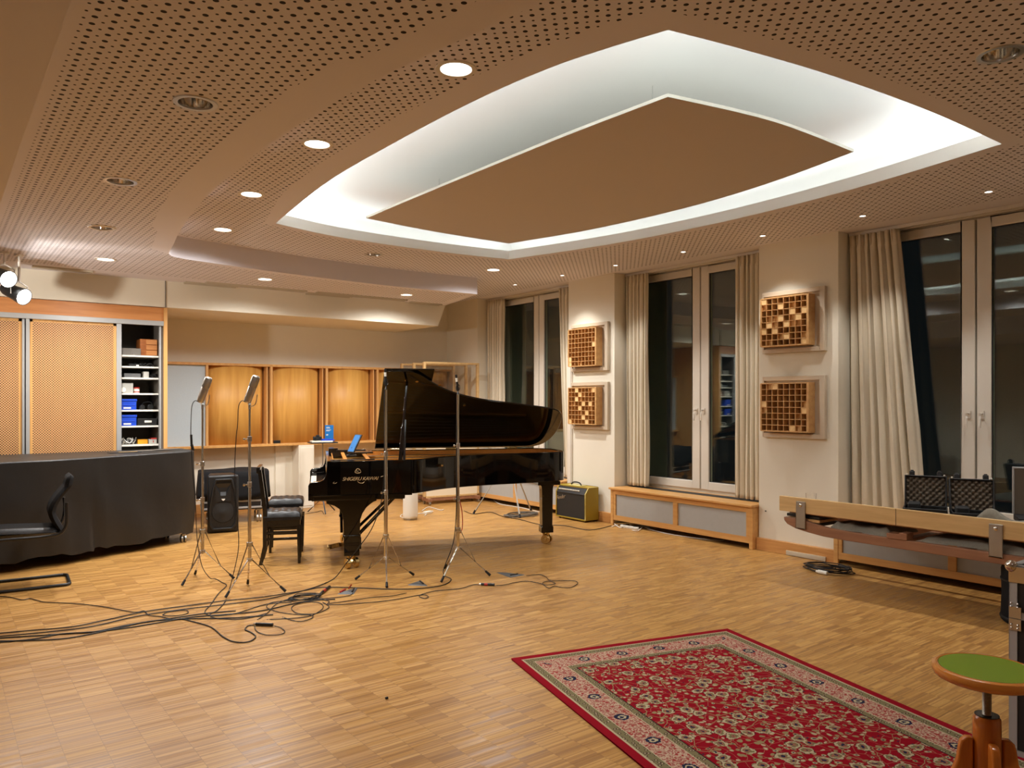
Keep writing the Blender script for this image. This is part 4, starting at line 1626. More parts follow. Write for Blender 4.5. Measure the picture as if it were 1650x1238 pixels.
b.v += [Vector(p) for p in ((-0.10, -0.018, 0.60), (0.09, -0.018, 0.60), (0.035, 0.01, 0.52), (-0.035, 0.01, 0.52), (-0.085, -0.018, 0.38), (0.085, -0.018, 0.38), (0.03, -0.018, 0.45), (-0.03, -0.018, 0.45))]
for f in ((0, 1, 2, 3), (3, 2, 6, 7), (7, 6, 5, 4), (0, 3, 7, 4), (1, 5, 6, 2)):
    b.face([i + k for k in f])
b.build('horn', 'blackplastic', t, smooth=0, recalc=False)
b = MB()
b.prism([(-0.022, 0.413), (0.022, 0.413), (0.014, 0.398), (0, 0.388), (-0.014, 0.398)], -0.024, -0.019, m)
b.build('badge', 'white', t, bevel=0.001)

# wheeled case under black cloth
t = thing('flight_case', 'wheeled flight case under a black cloth by the back wall, left of the piano chairs', 'case', (3.22, 10.42, 0), R(-14))
b = MB()
b.box(-0.40, 0.40, -0.22, 0.28, 0.17, 0.66)
b.build('box', 'caseblack', t, bevel=0.01)
b = MB()
for z in (0.20, 0.285):
    b.box(-0.407, 0.407, -0.228, 0.285, z - 0.012, z + 0.012)
b.box(0.33, 0.41, -0.232, -0.20, 0.19, 0.30)
b.build('edge_rail', 'alu', t, bevel=0.002)
b = MB()
def cloth(u, v):
    ang = u
    pts = [(-0.43, -0.24), (0.43, -0.24), (0.43, 0.31), (-0.43, 0.31)]
    return 0
NP = 40
rim_pts = []
cor = [(-0.42, -0.24), (0.42, -0.24), (0.42, 0.30), (-0.42, 0.30)]
for s in range(4):
    p, q = Vector(cor[s]), Vector(cor[(s + 1) % 4])
    for k in range(10):
        rim_pts.append(p + (q - p) * k / 10)
base = 0
for k, z in enumerate((0.675, 0.665, 0.60, 0.50, 0.40, 0.33)):
    for i, p in enumerate(rim_pts):
        d = p.normalized()
        g = (0.0 if k == 0 else 0.012 + (0.675 - z) * 0.05) + 0.012 * math.sin(i * 1.7) * (0.675 - z) / 0.3
        zz = z + (0.03 * math.sin(i * 0.8) * (0.66 - z) / 0.3) + (0.012 * math.sin(i * 0.6) if k < 2 else 0)
        b.v.append(Vector((p.x * (0.98 if k == 0 else 1) + d.x * g, p.y * (0.98 if k == 0 else 1) + d.y * g, zz)))
for k in range(5):
    for i in range(NP):
        j = (i + 1) % NP
        b.face((k * NP + i, k * NP + j, (k + 1) * NP + j, (k + 1) * NP + i))
b.face(list(range(NP)))
b.build('cloth', 'blackfab', t, solid=0.006, smooth=70)
for x in (-0.3, 0.31):
    for y in (-0.17, 0.22):
        b = MB()
        b.cyl((x, y, 0.17), (x, y, 0.10), 0.02, n=10)
        b.box(x - 0.03, x + 0.03, y - 0.03, y + 0.03, 0.155, 0.17)
        for s in (-1, 1):
            b.cyl((x + 0.01 * s, y, 0.05), (x + 0.03 * s, y, 0.05), 0.05, n=18)
        b.build('wheel', 'steel', t)

# small table stand with things on it
t = thing('stand_table', 'small dark tray table on a thin tripod between the wall unit and the piano', 'table', (4.47, 10.40, 0), R(-12))
b = MB(); b.box(-0.19, 0.19, -0.14, 0.14, 0.995, 1.012); b.build('tray', 'blackplastic', t, bevel=0.004)
b = MB(); b.cyl((0, 0, 0.16), (0, 0, 0.66), 0.012, n=10); b.cyl((0, 0, 0.6), (0, 0, 0.995), 0.009, n=10); b.cyl((0, 0, 0.63), (0, 0, 0.68), 0.018, n=10); b.cyl((-0.015, 0, 0.655), (-0.04, 0, 0.655), 0.006, n=8)
b.build('pole', 'steel', t)
for k in range(3):
    v = 0.5 + 2 * PI * k / 3
    b = MB(); b.tube([(0, 0, 0.22), (0.22 * math.cos(v), 0.22 * math.sin(v), 0.012)], 0.009, 8)
    b.build('leg', 'blackplastic', t)
def on_table(x, y):
    c, s = math.cos(R(-12)), math.sin(R(-12))
    return (4.47 + x * c - y * s, 10.40 + x * s + y * c, 1.012)
o = thing('book_stack', 'white box with blue folders lying on the small tray table', 'box', on_table(-0.02, -0.03), R(-12))
b = MB(); b.box(-0.15, 0.14, -0.09, 0.09, 0, 0.022); b.build('white_box', 'paper', o, bevel=0.002)
b = MB(); b.box(-0.02, 0.17, -0.08, 0.07, 0.022, 0.034); b.box(0.0, 0.15, -0.06, 0.09, 0.034, 0.044); b.build('blue_folder', 'blue', o, bevel=0.002)
o = thing('camera', 'small black camera resting on the white box of the tray table', 'camera', tuple(Vector(on_table(-0.08, -0.02)) + Vector((0, 0, 0.022))), R(-20))
b = MB(); b.box(-0.06, 0.06, -0.03, 0.03, 0, 0.06); b.box(-0.02, 0.03, -0.025, 0.025, 0.06, 0.08); b.build('body', 'blackplastic', o, bevel=0.008)
b = MB(); b.cyl((0, -0.03, 0.032), (0, -0.075, 0.032), 0.026, n=16); b.build('lens', 'rubber', o)
o = thing('book', 'upright blue book with pale lines on its cover, standing before a barrel panel', 'book', on_table(0.115, 0.115), R(-10))
b = MB(); b.box(-0.062, 0.062, -0.008, 0.008, 0, 0.235); b.build('cover', 'bookblue', o, bevel=0.002)
b = MB()
for z, w in ((0.205, 0.05), (0.192, 0.058), (0.165, 0.07), (0.152, 0.05), (0.10, 0.03), (0.09, 0.026)):
    b.box(-0.045, -0.045 + w, -0.0095, -0.008, z - 0.003, z + 0.003)
b.build('cover_lines', 'paper', o, smooth=0)

# ================================================================== CABINET CONTENTS
def shelf_item(name, label, cat, x, z, parts, y=10.16, rz=0.0, group=None):
    o = thing(name, label, cat, (x, y, z), rz, group)
    for nm, m_, fn in parts:
        mb = MB(); fn(mb); mb.build(nm, m_, o, bevel=0.003)
    return o
def BX(*a):
    return lambda mb: mb.box(*a)
shelf_item('case_box', 'dark grey metal box on the top shelf of the open cabinet bay', 'box', 1.93, SH[0], [('body', 'cabinside', BX(-0.12, 0.09, -0.08, 0.12, 0, 0.085)), ('latch', 'nickel', BX(0.0, 0.02, -0.085, -0.08, 0.01, 0.03))])
o = thing('drawer_box', 'small brown wooden chest of drawers on the top shelf, at the right', 'box', (2.13, 10.20, SH[0]), 0)
b = MB(); b.box(-0.11, 0.085, -0.08, 0.15, 0, 0.205); b.build('body', 'boxwood', o, bevel=0.003)
for k in range(3):
    b = MB(); b.box(-0.045, 0.08, -0.092, -0.08, 0.01 + k * 0.065, 0.068 + k * 0.065); b.build('drawer', 'fascia', o, bevel=0.003)
def pile(seed, n_, r, w, d, h):
    def f(mb):
        rd = random.Random(seed)
        for k in range(n_):
            cx, cy = rd.uniform(-w, w), rd.uniform(-d, d)
            rr_ = rd.uniform(0.03, 0.06)
            mb.tube([(cx + rr_ * math.cos(v), cy + rr_ * math.sin(v), r + h * rd.random() * 0.8) for v in [i * 2 * PI / 9 for i in range(9)]], r, 6, closed=True)
    return f
shelf_item('cable_pile', 'pile of black adapters and cables on the second shelf', 'cables', 2.02, SH[1], [('cables', 'cable', pile(2, 9, 0.006, 0.12, 0.06, 0.05)), ('adapter', 'blackplastic', BX(-0.13, -0.02, -0.07, 0.0, 0, 0.03)), ('label', 'white', BX(-0.05, -0.02, -0.073, -0.07, 0.006, 0.02))])
shelf_item('power_supply', 'flat grey box lying on the third shelf', 'device', 1.94, SH[2], [('body', 'grey', BX(-0.10, 0.08, -0.07, 0.08, 0, 0.05))])
shelf_item('small_box', 'small white box with a dark front on the third shelf', 'box', 2.08, SH[2], [('body', 'lightgrey', BX(-0.03, 0.03, -0.08, 0.02, 0, 0.075))])
shelf_item('cable_pile', 'thin black cables heaped at the right of the third shelf', 'cables', 2.17, SH[2], [('cables', 'cable', pile(5, 5, 0.004, 0.02, 0.05, 0.06))])
shelf_item('adhesive_roll_box', 'pale grey device with round sockets on the fourth shelf', 'device', 1.86, SH[3], [('body', 'lightgrey', BX(-0.075, 0.075, -0.08, 0.06, 0, 0.12)), ('socket', 'shelfwhite', lambda mb: mb.cyl((-0.035, -0.082, 0.04), (-0.035, -0.095, 0.04), 0.03, n=16))])
shelf_item('jar', 'small red and white tin on the fourth shelf', 'tin', 1.985, SH[3], [('tin', 'paper', lambda mb: mb.cyl((0, 0, 0), (0, 0, 0.055), 0.035, n=20)), ('lid', 'red', lambda mb: mb.cyl((0, 0, 0.055), (0, 0, 0.072), 0.037, n=20)), ('band', 'red', lambda mb: mb.cyl((0, 0, 0.008), (0, 0, 0.025), 0.0355, n=20))])
def crate(x, z, label):
    o = thing('plastic_crate', label, 'crate', (x, 10.14, z), 0, 'blue crates in the cabinet')
    mb = MB(); mb.box(-0.09, 0.09, -0.09, 0.2, 0, 0.125); mb.build('crate', 'blue', o, bevel=0.004)
    mb = MB(); mb.box(-0.095, 0.095, -0.097, -0.09, 0.105, 0.13); mb.box(-0.075, 0.075, -0.095, -0.09, 0.05, 0.06); mb.build('rim', 'blue', o, bevel=0.002)
    mb = MB(); mb.box(-0.05, 0.03, -0.094, -0.09, 0.015, 0.032); mb.build('label_strip', 'paper', o, smooth=0)
crate(1.875, SH[4], 'blue plastic crate on the fifth shelf, the upper of two')
crate(1.875, SH[5], 'blue plastic crate on the sixth shelf, the lower of two')
o = thing('headphones', 'pair of black headphones lying on the fifth shelf', 'headphones', (2.09, 10.15, SH[4]), R(10))
b = MB(); b.cyl((-0.05, -0.03, 0.03), (-0.05, 0.01, 0.03), 0.03, n=16); b.cyl((0.05, -0.02, 0.035), (0.05, 0.02, 0.035), 0.034, n=16); b.build('ear_cup', 'blackplastic', o, bevel=0.004)
b = MB(); b.tube([(-0.05, -0.01, 0.055), (-0.03, 0, 0.085), (0.02, 0, 0.095), (0.06, 0, 0.085), (0.075, 0, 0.05), (0.055, 0, 0.02)], 0.007, 6, 4); b.build('headband', 'rubber', o)
o = shelf_item('equipment_box', 'open black box with a white tag on the sixth shelf', 'box', 2.09, SH[5], [('box', 'blackplastic', BX(-0.11, 0.11, -0.08, 0.12, 0, 0.085)), ('lid', 'blackplastic', BX(-0.09, 0.11, 0.12, 0.13, 0.085, 0.15)), ('tag', 'white', BX(-0.03, 0.05, -0.084, -0.08, 0.035, 0.06))])
shelf_item('cable_coil', 'coil of pale cable on the seventh shelf', 'cables', 1.90, SH[6], [('coil', 'cablewhite', pile(8, 9, 0.006, 0.05, 0.03, 0.09)), ('black_loop', 'cable', pile(9, 4, 0.005, 0.05, 0.03, 0.09))])
shelf_item('yellow_case', 'yellow box beside the coil on the seventh shelf', 'box', 2.05, SH[6], [('body', 'yellow', BX(-0.055, 0.055, -0.04, 0.05, 0, 0.05)), ('lid', 'yellow', BX(-0.05, 0.05, -0.042, 0.05, 0.05, 0.056))])
shelf_item('small_box', 'small pale box with a red lid on the seventh shelf', 'box', 2.16, SH[6], [('body', 'lightgrey', BX(-0.045, 0.045, -0.05, 0.05, 0, 0.055)), ('lid', 'red', BX(-0.02, 0.046, -0.052, 0.052, 0.055, 0.07)), ('mark', 'red', BX(0.0, 0.01, -0.052, -0.05, 0.015, 0.04))])

# ================================================================== BEHIND THE PIANO
def gobo(loc, rz, label):
    t = thing('acoustic_screen', label, 'screen', loc, rz, 'wood framed acoustic screens')
    W, H = 0.94, 2.20
    b = MB()
    b.box(0, 0.035, -0.03, 0.03, 0.12, H); b.box(W - 0.035, W, -0.03, 0.03, 0.12, H)
    b.box(0.035, W - 0.035, -0.03, 0.03, H - 0.03, H)
    b.box(0.035, W - 0.035, -0.03, 0.03, 1.06, 1.10); b.box(0.035, W - 0.035, -0.03, 0.03, 0.10, 0.13)
    b.build('frame', 'ply', t, bevel=0.003)
    b = MB(); b.box(0.035, W - 0.035, -0.022, 0.022, 0.13, 1.06); b.build('lower_panel', 'creampanel', t)
    b = MB(); b.box(0.035, W - 0.035, -0.003, 0.003, 1.10, H - 0.03); b.build('clear_sheet', 'acrylic', t, smooth=0)
    b = MB()
    for x in (0.06, W - 0.06):
        b.box(x - 0.03, x + 0.03, -0.14, 0.14, 0.05, 0.10)
    b.box(0.06, W - 0.06, -0.025, 0.025, 0.05, 0.10)
    f = b.build('foot', 'redwood', t, bevel=0.003)
    b = MB()
    for x in (0.06, W - 0.06):
        for y in (-0.115, 0.115):
            b.cyl((x - 0.012, y, 0.025), (x + 0.012, y, 0.025), 0.025, n=14)
            b.cyl((x, y, 0.025), (x, y, 0.055), 0.006, n=8)
    b.build('wheel', 'steel', t)
gobo((6.05, 10.27, 0), R(-9), 'wood framed screen with a cream lower panel, front one of three behind the piano')
gobo((6.09, 10.66, 0), R(-9), 'wood framed screen in the middle of the three behind the piano')
gobo((6.05, 10.98, 0), R(-9), 'wood framed screen at the rear of the three behind the piano')

t = thing('air_purifier', 'white cylinder standing on the floor below the piano', 'appliance', (5.16, 9.10, 0))
b = MB(); b.lathe([(0.0, 0.02), (0.09, 0.02), (0.098, 0.03), (0.10, 0.06), (0.10, 0.42), (0.095, 0.445), (0.0, 0.45)], 36); b.build('body', 'white', t, smooth=50)
b = MB(); b.lathe([(0.0, 0.0), (0.092, 0.0), (0.092, 0.02), (0.0, 0.02)], 30); b.build('base', 'steel', t)

t = thing('tripod_stand', 'silver tubular tripod standing behind the piano tail', 'tripod', (6.55, 8.72, 0))
b = MB(); b.cyl((0, 0, 0.50), (0, 0, 0.98), 0.014, n=12); b.cyl((0, 0, 0.80), (0, 0, 0.86), 0.03, n=12); b.build('pole', 'whitemetal', t)
for fx, fy in ((6.137, 9.026), (6.416, 8.309), (6.98, 8.775)):
    b = MB(); b.tube([(0, 0, 0.82), ((fx - 6.55) * 0.96, (fy - 8.72) * 0.96, 0.03)], 0.011, 8)
    b.tube([(0, 0, 0.55), ((fx - 6.55) * 0.5, (fy - 8.72) * 0.5, 0.42)], 0.006, 6)
    lg = b.build('leg', 'whitemetal', t)
    b = MB(); b.cyl(((fx - 6.55) * 0.95, (fy - 8.72) * 0.95, 0.05), (fx - 6.55, fy - 8.72, 0.002), 0.014, 0.016, n=10); b.build('rubber_foot', 'rubber', lg)

b = MB(); b.box(-0.02, 0.0, -0.05, 0.05, 0.0, 2.20); b.box(-0.028, -0.02, -0.035, 0.035, 0.02, 2.18)
tag(b.build('cable_duct', 'winframe', bevel=0.002, loc=(XW, 8.08, 0.0)), 'tall white cable duct at the left edge of the far pier', 'cable duct')

# guitar amplifier
t = thing('guitar_amplifier', 'small yellow combo amplifier with a black grille at the foot of the far pier', 'amplifier', (6.84, 7.46, 0))
H, W, D = 0.455, 0.60, 0.24
b = MB()
pr = [(0.0, 0.02), (D, 0.02), (D, H), (0.06, H), (0.0, H - 0.085)]
m = Matrix(((1, 0, 0, 0), (0, 0, 1, 0), (0, 1, 0, 0), (0, 0, 0, 1)))
b.prism(pr, 0.0, 0.018, m); b.prism(pr, W - 0.018, W, m)
b.prism([(0.06, H - 0.018), (D, H - 0.018), (D, H), (0.06, H)], 0.018, W - 0.018, m)
b.prism([(0.0, 0.02), (D, 0.02), (D, 0.04), (0.0, 0.04)], 0.018, W - 0.018, m)
b.prism([(D - 0.015, 0.04), (D, 0.04), (D, H - 0.018), (D - 0.015, H - 0.018)], 0.018, W - 0.018, m)
b.build('cabinet', 'tweed', t, bevel=0.006)
b = MB(); b.tube([(0.003, 0.004, 0.03), (0.003, 0.004, H - 0.085), (0.062, 0.004, H - 0.004), (D - 0.005, 0.004, H - 0.003)], 0.005, 6)
b.build('piping', 'tweedpale', t)
b = MB(); b.box(0.010, 0.018, 0.018, W - 0.018, 0.045, H - 0.10); b.build('grille_cloth', 'darkgrille', t, smooth=0)
b = MB(); b.box(0.002, 0.012, 0.018, W - 0.018, 0.02, 0.045); b.build('lower_rail', 'blackplastic', t)
b = MB()
i = 0
b.v += [Vector(p) for p in ((0.006, 0.018, H - 0.098), (0.006, W - 0.018, H - 0.098), (0.064, W - 0.018, H - 0.016), (0.064, 0.018, H - 0.016))]
b.face((0, 1, 2, 3))
b.box(0.004, 0.012, 0.018, W - 0.018, H - 0.104, H - 0.094)
cp = b.build('control_panel', 'blackplastic', t, smooth=0)
b = MB()
nrm = Vector((-0.085, 0, 0.06)).normalized()
for k in range(13):
    y = W - 0.05 - k * 0.033
    p = Vector((0.032, y, H - 0.058))
    b.cyl(p, p + nrm * 0.016, 0.010, 0.008, n=10)
b.split('knob', 'paper', cp)
b = MB()
b.box(0.085, 0.20, 0.20, 0.44, H, H + 0.006)
o2 = b.build('handle_plate', 'tweedpale', t, bevel=0.002)
b = MB(); b.tube([(0.13, 0.22, H + 0.005), (0.13, 0.25, H + 0.035), (0.13, 0.32, H + 0.045), (0.13, 0.39, H + 0.035), (0.13, 0.42, H + 0.005)], 0.009, 8, 4)
b.build('handle', 'rubber', t)
mt_ = Matrix(((0, 0, -1, 0.007), (-1, 0, 0, 0.50), (0, 1, 0, 0.268), (0, 0, 0, 1)))
mt_ = mt_ @ Matrix.Rotation(R(12), 4, 'Z')
text_mesh('badge', 'Fender', 0.072, 'nickel', t, mt_, 0.4, 0.002, 0.9)
b = MB()
for y in (0.05, W - 0.05):
    for x in (0.04, D - 0.04):
        b.cyl((x, y, 0), (x, y, 0.022), 0.016, n=12)
b.split('rubber_foot', 'rubber', t)

# ================================================================== PIER DIFFUSERS
PAT = [["...1....", "........", ".......2", ".......3", "........", "........", "3.......", "3..2...."],
       ["1.3...23", "1..32...", "..321...", ".2..3.3.", ".1.3..2.", "...213..", "...13...", "32...3.."],
       ["3.......", "2..3.2..", ".....3.3", ".223.23.", ".32.322.", "3.3.....", "...23..2", "12.....3"],
       [".23.....", "........", "........", "3......2", "2......3", "......1.", "........", ".....32."]]
def diffuser(yc, z0, z1, pat, label):
    t = thing('wood_diffuser', label, 'wall diffuser', (XW, yc, (z0 + z1) / 2), 0, 'checkered wooden diffusers on the piers')
    h = (z1 - z0) / 2
    w = 0.36
    fw = 0.055
    b = MB()
    b.box(-0.045, 0, -w, -w + fw, -h, h); b.box(-0.045, 0, w - 0.02, w, -h, h)
    b.box(-0.045, 0, -w + fw, w - 0.02, h - 0.045, h); b.box(-0.045, 0, -w + fw, w - 0.02, -h, -h + 0.045)
    b.box(-0.012, -0.004, -w, w, -h + 0.02, h - 0.02)
    b.build('mounting_frame', 'paleframe', t, bevel=0.003)
    y0, y1 = -0.225, 0.315
    zz0, zz1 = -h + 0.07, h - 0.075
    x0 = -0.135
    b = MB()
    nn = 8
    cw, chh = (y1 - y0) / nn, (zz1 - zz0) / nn
    for k in range(nn + 1):
        y = y0 + k * cw
        e = 0.0095 if k in (0, nn) else 0.003
        b.box(x0, -0.02, y - e, y + e, zz0, zz1)
        z = zz0 + k * chh
        e = 0.006 if k in (0, nn) else 0.003
        b.box(x0, -0.02, y0, y1, z - e, z + e)
    b.build('cell_grid', 'blockmid', t, smooth=0)
    bl, bd = MB(), MB()
    rd = random.Random(int(yc * 10 + z0 * 100))
    for r_ in range(nn):
        for c_ in range(nn):
            ch = pat[r_][c_]
            ya, yb = y1 - (c_ + 1) * cw + 0.003, y1 - c_ * cw - 0.003
            za, zb = zz1 - (r_ + 1) * chh + 0.003, zz1 - r_ * chh - 0.003
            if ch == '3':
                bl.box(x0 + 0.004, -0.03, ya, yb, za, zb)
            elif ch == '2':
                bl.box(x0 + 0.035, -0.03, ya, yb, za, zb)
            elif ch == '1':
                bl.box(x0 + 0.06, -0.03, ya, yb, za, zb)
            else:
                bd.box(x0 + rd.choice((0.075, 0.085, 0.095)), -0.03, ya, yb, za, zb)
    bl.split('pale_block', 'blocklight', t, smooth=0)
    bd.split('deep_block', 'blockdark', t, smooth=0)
    b = MB()
    b.box(x0, -0.02, y0 - 0.014, y0 - 0.0095, zz0 - 0.006, zz1 + 0.006)
    b.build('side_board', 'blockmid', t, smooth=0)
    return t
diffuser(7.66, 2.0, 2.645, PAT[0], 'checkered wooden diffuser, upper one on the far pier')
diffuser(7.66, 1.215, 1.85, PAT[1], 'checkered wooden diffuser, lower one on the far pier behind the piano tail')
diffuser(4.585, 2.10, 2.745, PAT[2], 'checkered wooden diffuser, upper one on the near pier')
diffuser(4.585, 1.215, 1.855, PAT[3], 'checkered wooden diffuser, lower one on the near pier')

# ================================================================== RIGHT SIDE
# long bench
t = thing('long_bench', 'long low timber bench with steel straps in front of the nearest window', 'bench', (6.1, 4.08, 0))
def rel(x0, x1, y0, y1, z0, z1):
    return (x0 - 6.1, x1 - 6.1, y0 - 4.08, y1 - 4.08, z0, z1)
b = MB(); b.box(*rel(6.10, 6.135, 0.6, 4.08, 0.612, 0.745)); b.build('front_rail', 'ply', t, bevel=0.004)
b = MB(); b.box(*rel(6.098, 6.1, 3.0285, 3.0315, 0.613, 0.744)); b.build('rail_joint', 'seal', t, smooth=0)
b = MB()
m = Matrix(((0, 0, 1, 0), (1, 0, 0, -4.08), (0, 1, 0, 0), (0, 0, 0, 1)))
cur = [(0.6, 0.43), (3.45, 0.43), (3.65, 0.436), (3.80, 0.452), (3.92, 0.472), (4.0, 0.50), (4.03, 0.53), (4.035, 0.56), (3.85, 0.56), (3.75, 0.535), (3.60, 0.515), (3.3, 0.505), (0.6, 0.505)]
b.prism(cur, 0.0, 0.04, m)
b.prism(cur, 0.66, 0.70, m)
b.build('lower_rail', 'redwood', t, bevel=0.005, smooth=50)
b = MB()
for k in range(8):
    y = 3.9 - k * 0.45
    b.box(*rel(6.14, 6.76, y - 0.04, y + 0.04, 0.48, 0.503))
b.split('cross_board', 'redwood', t, bevel=0.003)
b = MB()
b.box(*rel(6.135, 6.66, 0.6, 4.0, 0.60, 0.615))
b.build('deck', 'redwood', t, bevel=0.003)
b = MB()
b.box(*rel(6.09, 6.20, 2.94, 3.10, 0.505, 0.545)); b.box(*rel(6.09, 6.20, 2.94, 3.0, 0.545, 0.56)); 
b.build('wedge_block', 'redwood', t, bevel=0.003)
for y in (3.86, 2.31, 0.9):
    b = MB()
    b.box(*rel(6.088, 6.098, y - 0.045, y + 0.045, 0.475, 0.715))
    b.box(*rel(6.088, 6.15, y - 0.045, y + 0.045, 0.475, 0.485))
    s = b.build('steel_strap', 'steel', t, bevel=0.003)
    b = MB(); b.ball((6.088 - 6.1, y - 4.08, 0.682), 0.016, 12, (0.5, 1, 1)); b.build('bolt', 'chrome', s)
b = MB()
for y in (1.3,):
    b.box(*rel(6.15, 6.75, y - 0.05, y + 0.05, 0.0, 0.48))
b.build('trestle', 'redwood', t, bevel=0.004)
# blankets
def blanket(name, label, x0, x1, y0, y1, z, amp, th, seed, bump=False):
    rd = random.Random(seed)
    ph = [rd.uniform(0, 6) for _ in range(6)]
    b = MB()
    def fn(u, v):
        x = x0 + (x1 - x0) * u + 0.02 * math.sin(v * 9 + ph[0])
        y = y0 + (y1 - y0) * v + 0.02 * math.sin(u * 7 + ph[1])
        h = amp * (0.5 + 0.5 * math.sin(u * 5 + v * 11 + ph[2])) * (0.6 + 0.4 * math.sin(v * 23 + ph[3])) 
        e = min(1, min(u, 1 - u) * 8, min(v, 1 - v) * 10)
        if bump and y < 2.62:
            h += 0.125 * math.exp(-((y - 2.40) / 0.11) ** 2) * math.exp(-((x - 6.22) / 0.07) ** 2) + 0.11 * math.exp(-((y - 2.05) / 0.2) ** 2) * math.exp(-((x - 6.24) / 0.08) ** 2)
        return (x, y, z + th * (e ** 0.5) + max(0, h) * e)
    b.grid(fn, 40, 120)
    b.grid(lambda u, v: (fn(u, v)[0], fn(u, v)[1], z), 24, 60)
    return tag(b.build(name, 'blanket', smooth=70), label, 'blanket', 'grey blankets on the bench')
blanket('blanket', 'grey felt blanket lying on top of the long bench', 6.15, 6.62, 1.5, 3.36, 0.617, 0.03, 0.038, 3, True)
blanket('blanket', 'grey felt blanket stuffed between the rails of the bench, left part', 6.145, 6.60, 3.10, 3.64, 0.506, 0.03, 0.045, 5)
blanket('blanket', 'grey felt blanket stuffed between the rails of the bench, right part', 6.145, 6.60, 1.7, 2.86, 0.506, 0.03, 0.04, 8)
t = thing('folder_stack', 'pile of black folders between the rails at the left end of the bench', 'folders', (6.12, 3.88, 0.506))
for k in range(3):
    b = MB(); b.box(0.022, 0.32, -0.17, 0.13 + 0.01 * k, 0.002 + k * 0.03, 0.026 + k * 0.03); b.build('folder', 'blackplastic' if k != 1 else 'blockmid', t, bevel=0.002)
# tumbler
b = MB()
b.lathe([(0.0, 0.0), (0.036, 0.0), (0.046, 0.165), (0.044, 0.165), (0.034, 0.008), (0.0, 0.008)], 28)
tag(b.build('tumbler', 'tumbler', loc=(6.22, 3.84, 0.616)), 'empty drinking glass standing on the left end of the long bench', 'glass')

# foam lined cases
def foam_case(loc, rz, label, tilt):
    t = thing('foam_case', label, 'case', loc, rz, 'open black cases with egg-crate foam')
    W, H, D = 0.31, 0.27, 0.05
    q = Matrix.Translation((0, 0.10, 0.03)) @ Matrix.Rotation(R(-tilt), 4, 'X')
    b = MB()
    b.ring([(-W / 2, 0), (W / 2, 0), (W / 2, H), (-W / 2, H)], [(-W / 2 + 0.012, 0.012), (W / 2 - 0.012, 0.012), (W / 2 - 0.012, H - 0.012), (-W / 2 + 0.012, H - 0.012)], -D, 0.012)
    b.box(-W / 2, W / 2, 0, H, -D, -D + 0.008)
    mm = q @ Matrix.Rotation(R(90), 4, 'X')
    b.v = [mm @ v for v in b.v]
    lid = b.build('lid', 'blackplastic', t, bevel=0.006)
    b = MB()
    def fn(u, v):
        x = -W / 2 + 0.014 + (W - 0.028) * u
        z = 0.014 + (H - 0.028) * v
        return mm @ Vector((x, z, -0.010 + 0.018 * math.sin(u * 2 * PI * 6) * math.sin(v * 2 * PI * 5)))
    b.grid(fn, 85, 67)
    b.build('egg_crate_foam', 'foam', lid, smooth=70)
    b = MB()
    for x in (-0.10, 0.10):
        b = MB()
        b.box(x - 0.02, x + 0.02, H - 0.002, H + 0.035, -0.03, 0.0)
        b.box(x - 0.012, x + 0.012, H + 0.03, H + 0.045, -0.025, -0.005)
        b.v = [mm @ v for v in b.v]
        b.build('latch', 'blackplastic', lid, bevel=0.004)
    b = MB()
    for x in (-W / 2 + 0.02, W / 2 - 0.02):
        b.ball((x, H + 0.004, 0.012), 0.008, 8)
    b.v = [mm @ v for v in b.v]
    b.split('rivet', 'white', lid)
    b = MB()
    b.box(-W / 2, W / 2, -0.14, 0.10, 0, 0.012)
    b.box(-W / 2, W / 2, -0.14, -0.13, 0.012, 0.055); b.box(-W / 2, W / 2, 0.09, 0.10, 0.012, 0.055)
    b.box(-W / 2, -W / 2 + 0.01, -0.13, 0.09, 0.012, 0.055); b.box(W / 2 - 0.01, W / 2, -0.13, 0.09, 0.012, 0.055)
    b.build('tray', 'blackplastic', t, bevel=0.004)
    b = MB()
    b.box(-W / 2 + 0.03, -W / 2 + 0.12, -0.08, 0.06, 0.012, 0.09)
    b.build('insert', 'rubber', t, bevel=0.01)
    return t
FC1 = (6.42, 2.95, 0.687); FC2 = (6.45, 2.60, 0.687)
foam_case(FC1, R(-66), 'open black case lined with egg-crate foam, left one of two on the bench', 12)
foam_case(FC2, R(-62), 'open black case lined with egg-crate foam, right one of two on the bench', 14)
t = thing('aluminium_case', 'open aluminium edged case lid at the right edge of the photo', 'case', (6.50, 2.33, 0.75), R(-64))
b = MB()
b.box(-0.01, 0.40, 0, 0.04, 0.0, 0.34)
b.build('lid', 'foam', t)
b = MB()
for q in ((-0.018, -0.008, 0, 0.345), (0.40, 0.41, 0, 0.345)):
    b.box(q[0], q[1], -0.006, 0.045, q[2], q[3])
b.box(-0.018, 0.41, -0.006, 0.045, 0.34, 0.352)
b.build('edge_trim', 'alu', t, bevel=0.003)
b = MB(); b.box(0.16, 0.24, -0.004, 0.02, 0.352, 0.362); b.build('latch', 'chrome', t, bevel=0.002)
b = MB(); b.box(-0.01, 0.40, -0.25, 0.04, -0.045, 0.0); b.build('tray', 'caseblack', t, bevel=0.004)

# drum bag
t = thing('drum_case', 'round black drum case on the floor under the right end of the bench', 'drum case', (6.33, 2.12, 0))
b = MB(); b.lathe([(0.0, 0.0), (0.215, 0.0), (0.235, 0.02), (0.228, 0.2), (0.232, 0.38), (0.22, 0.425), (0.0, 0.428)], 40); b.build('body', 'blackfab', t, smooth=50)
b = MB(); b.lathe([(0.237, 0.03), (0.240, 0.035), (0.240, 0.045), (0.237, 0.05)], 40); b.lathe([(0.229, 0.30), (0.236, 0.305), (0.236, 0.315), (0.229, 0.32)], 40); b.build('piping', 'rubber', t)

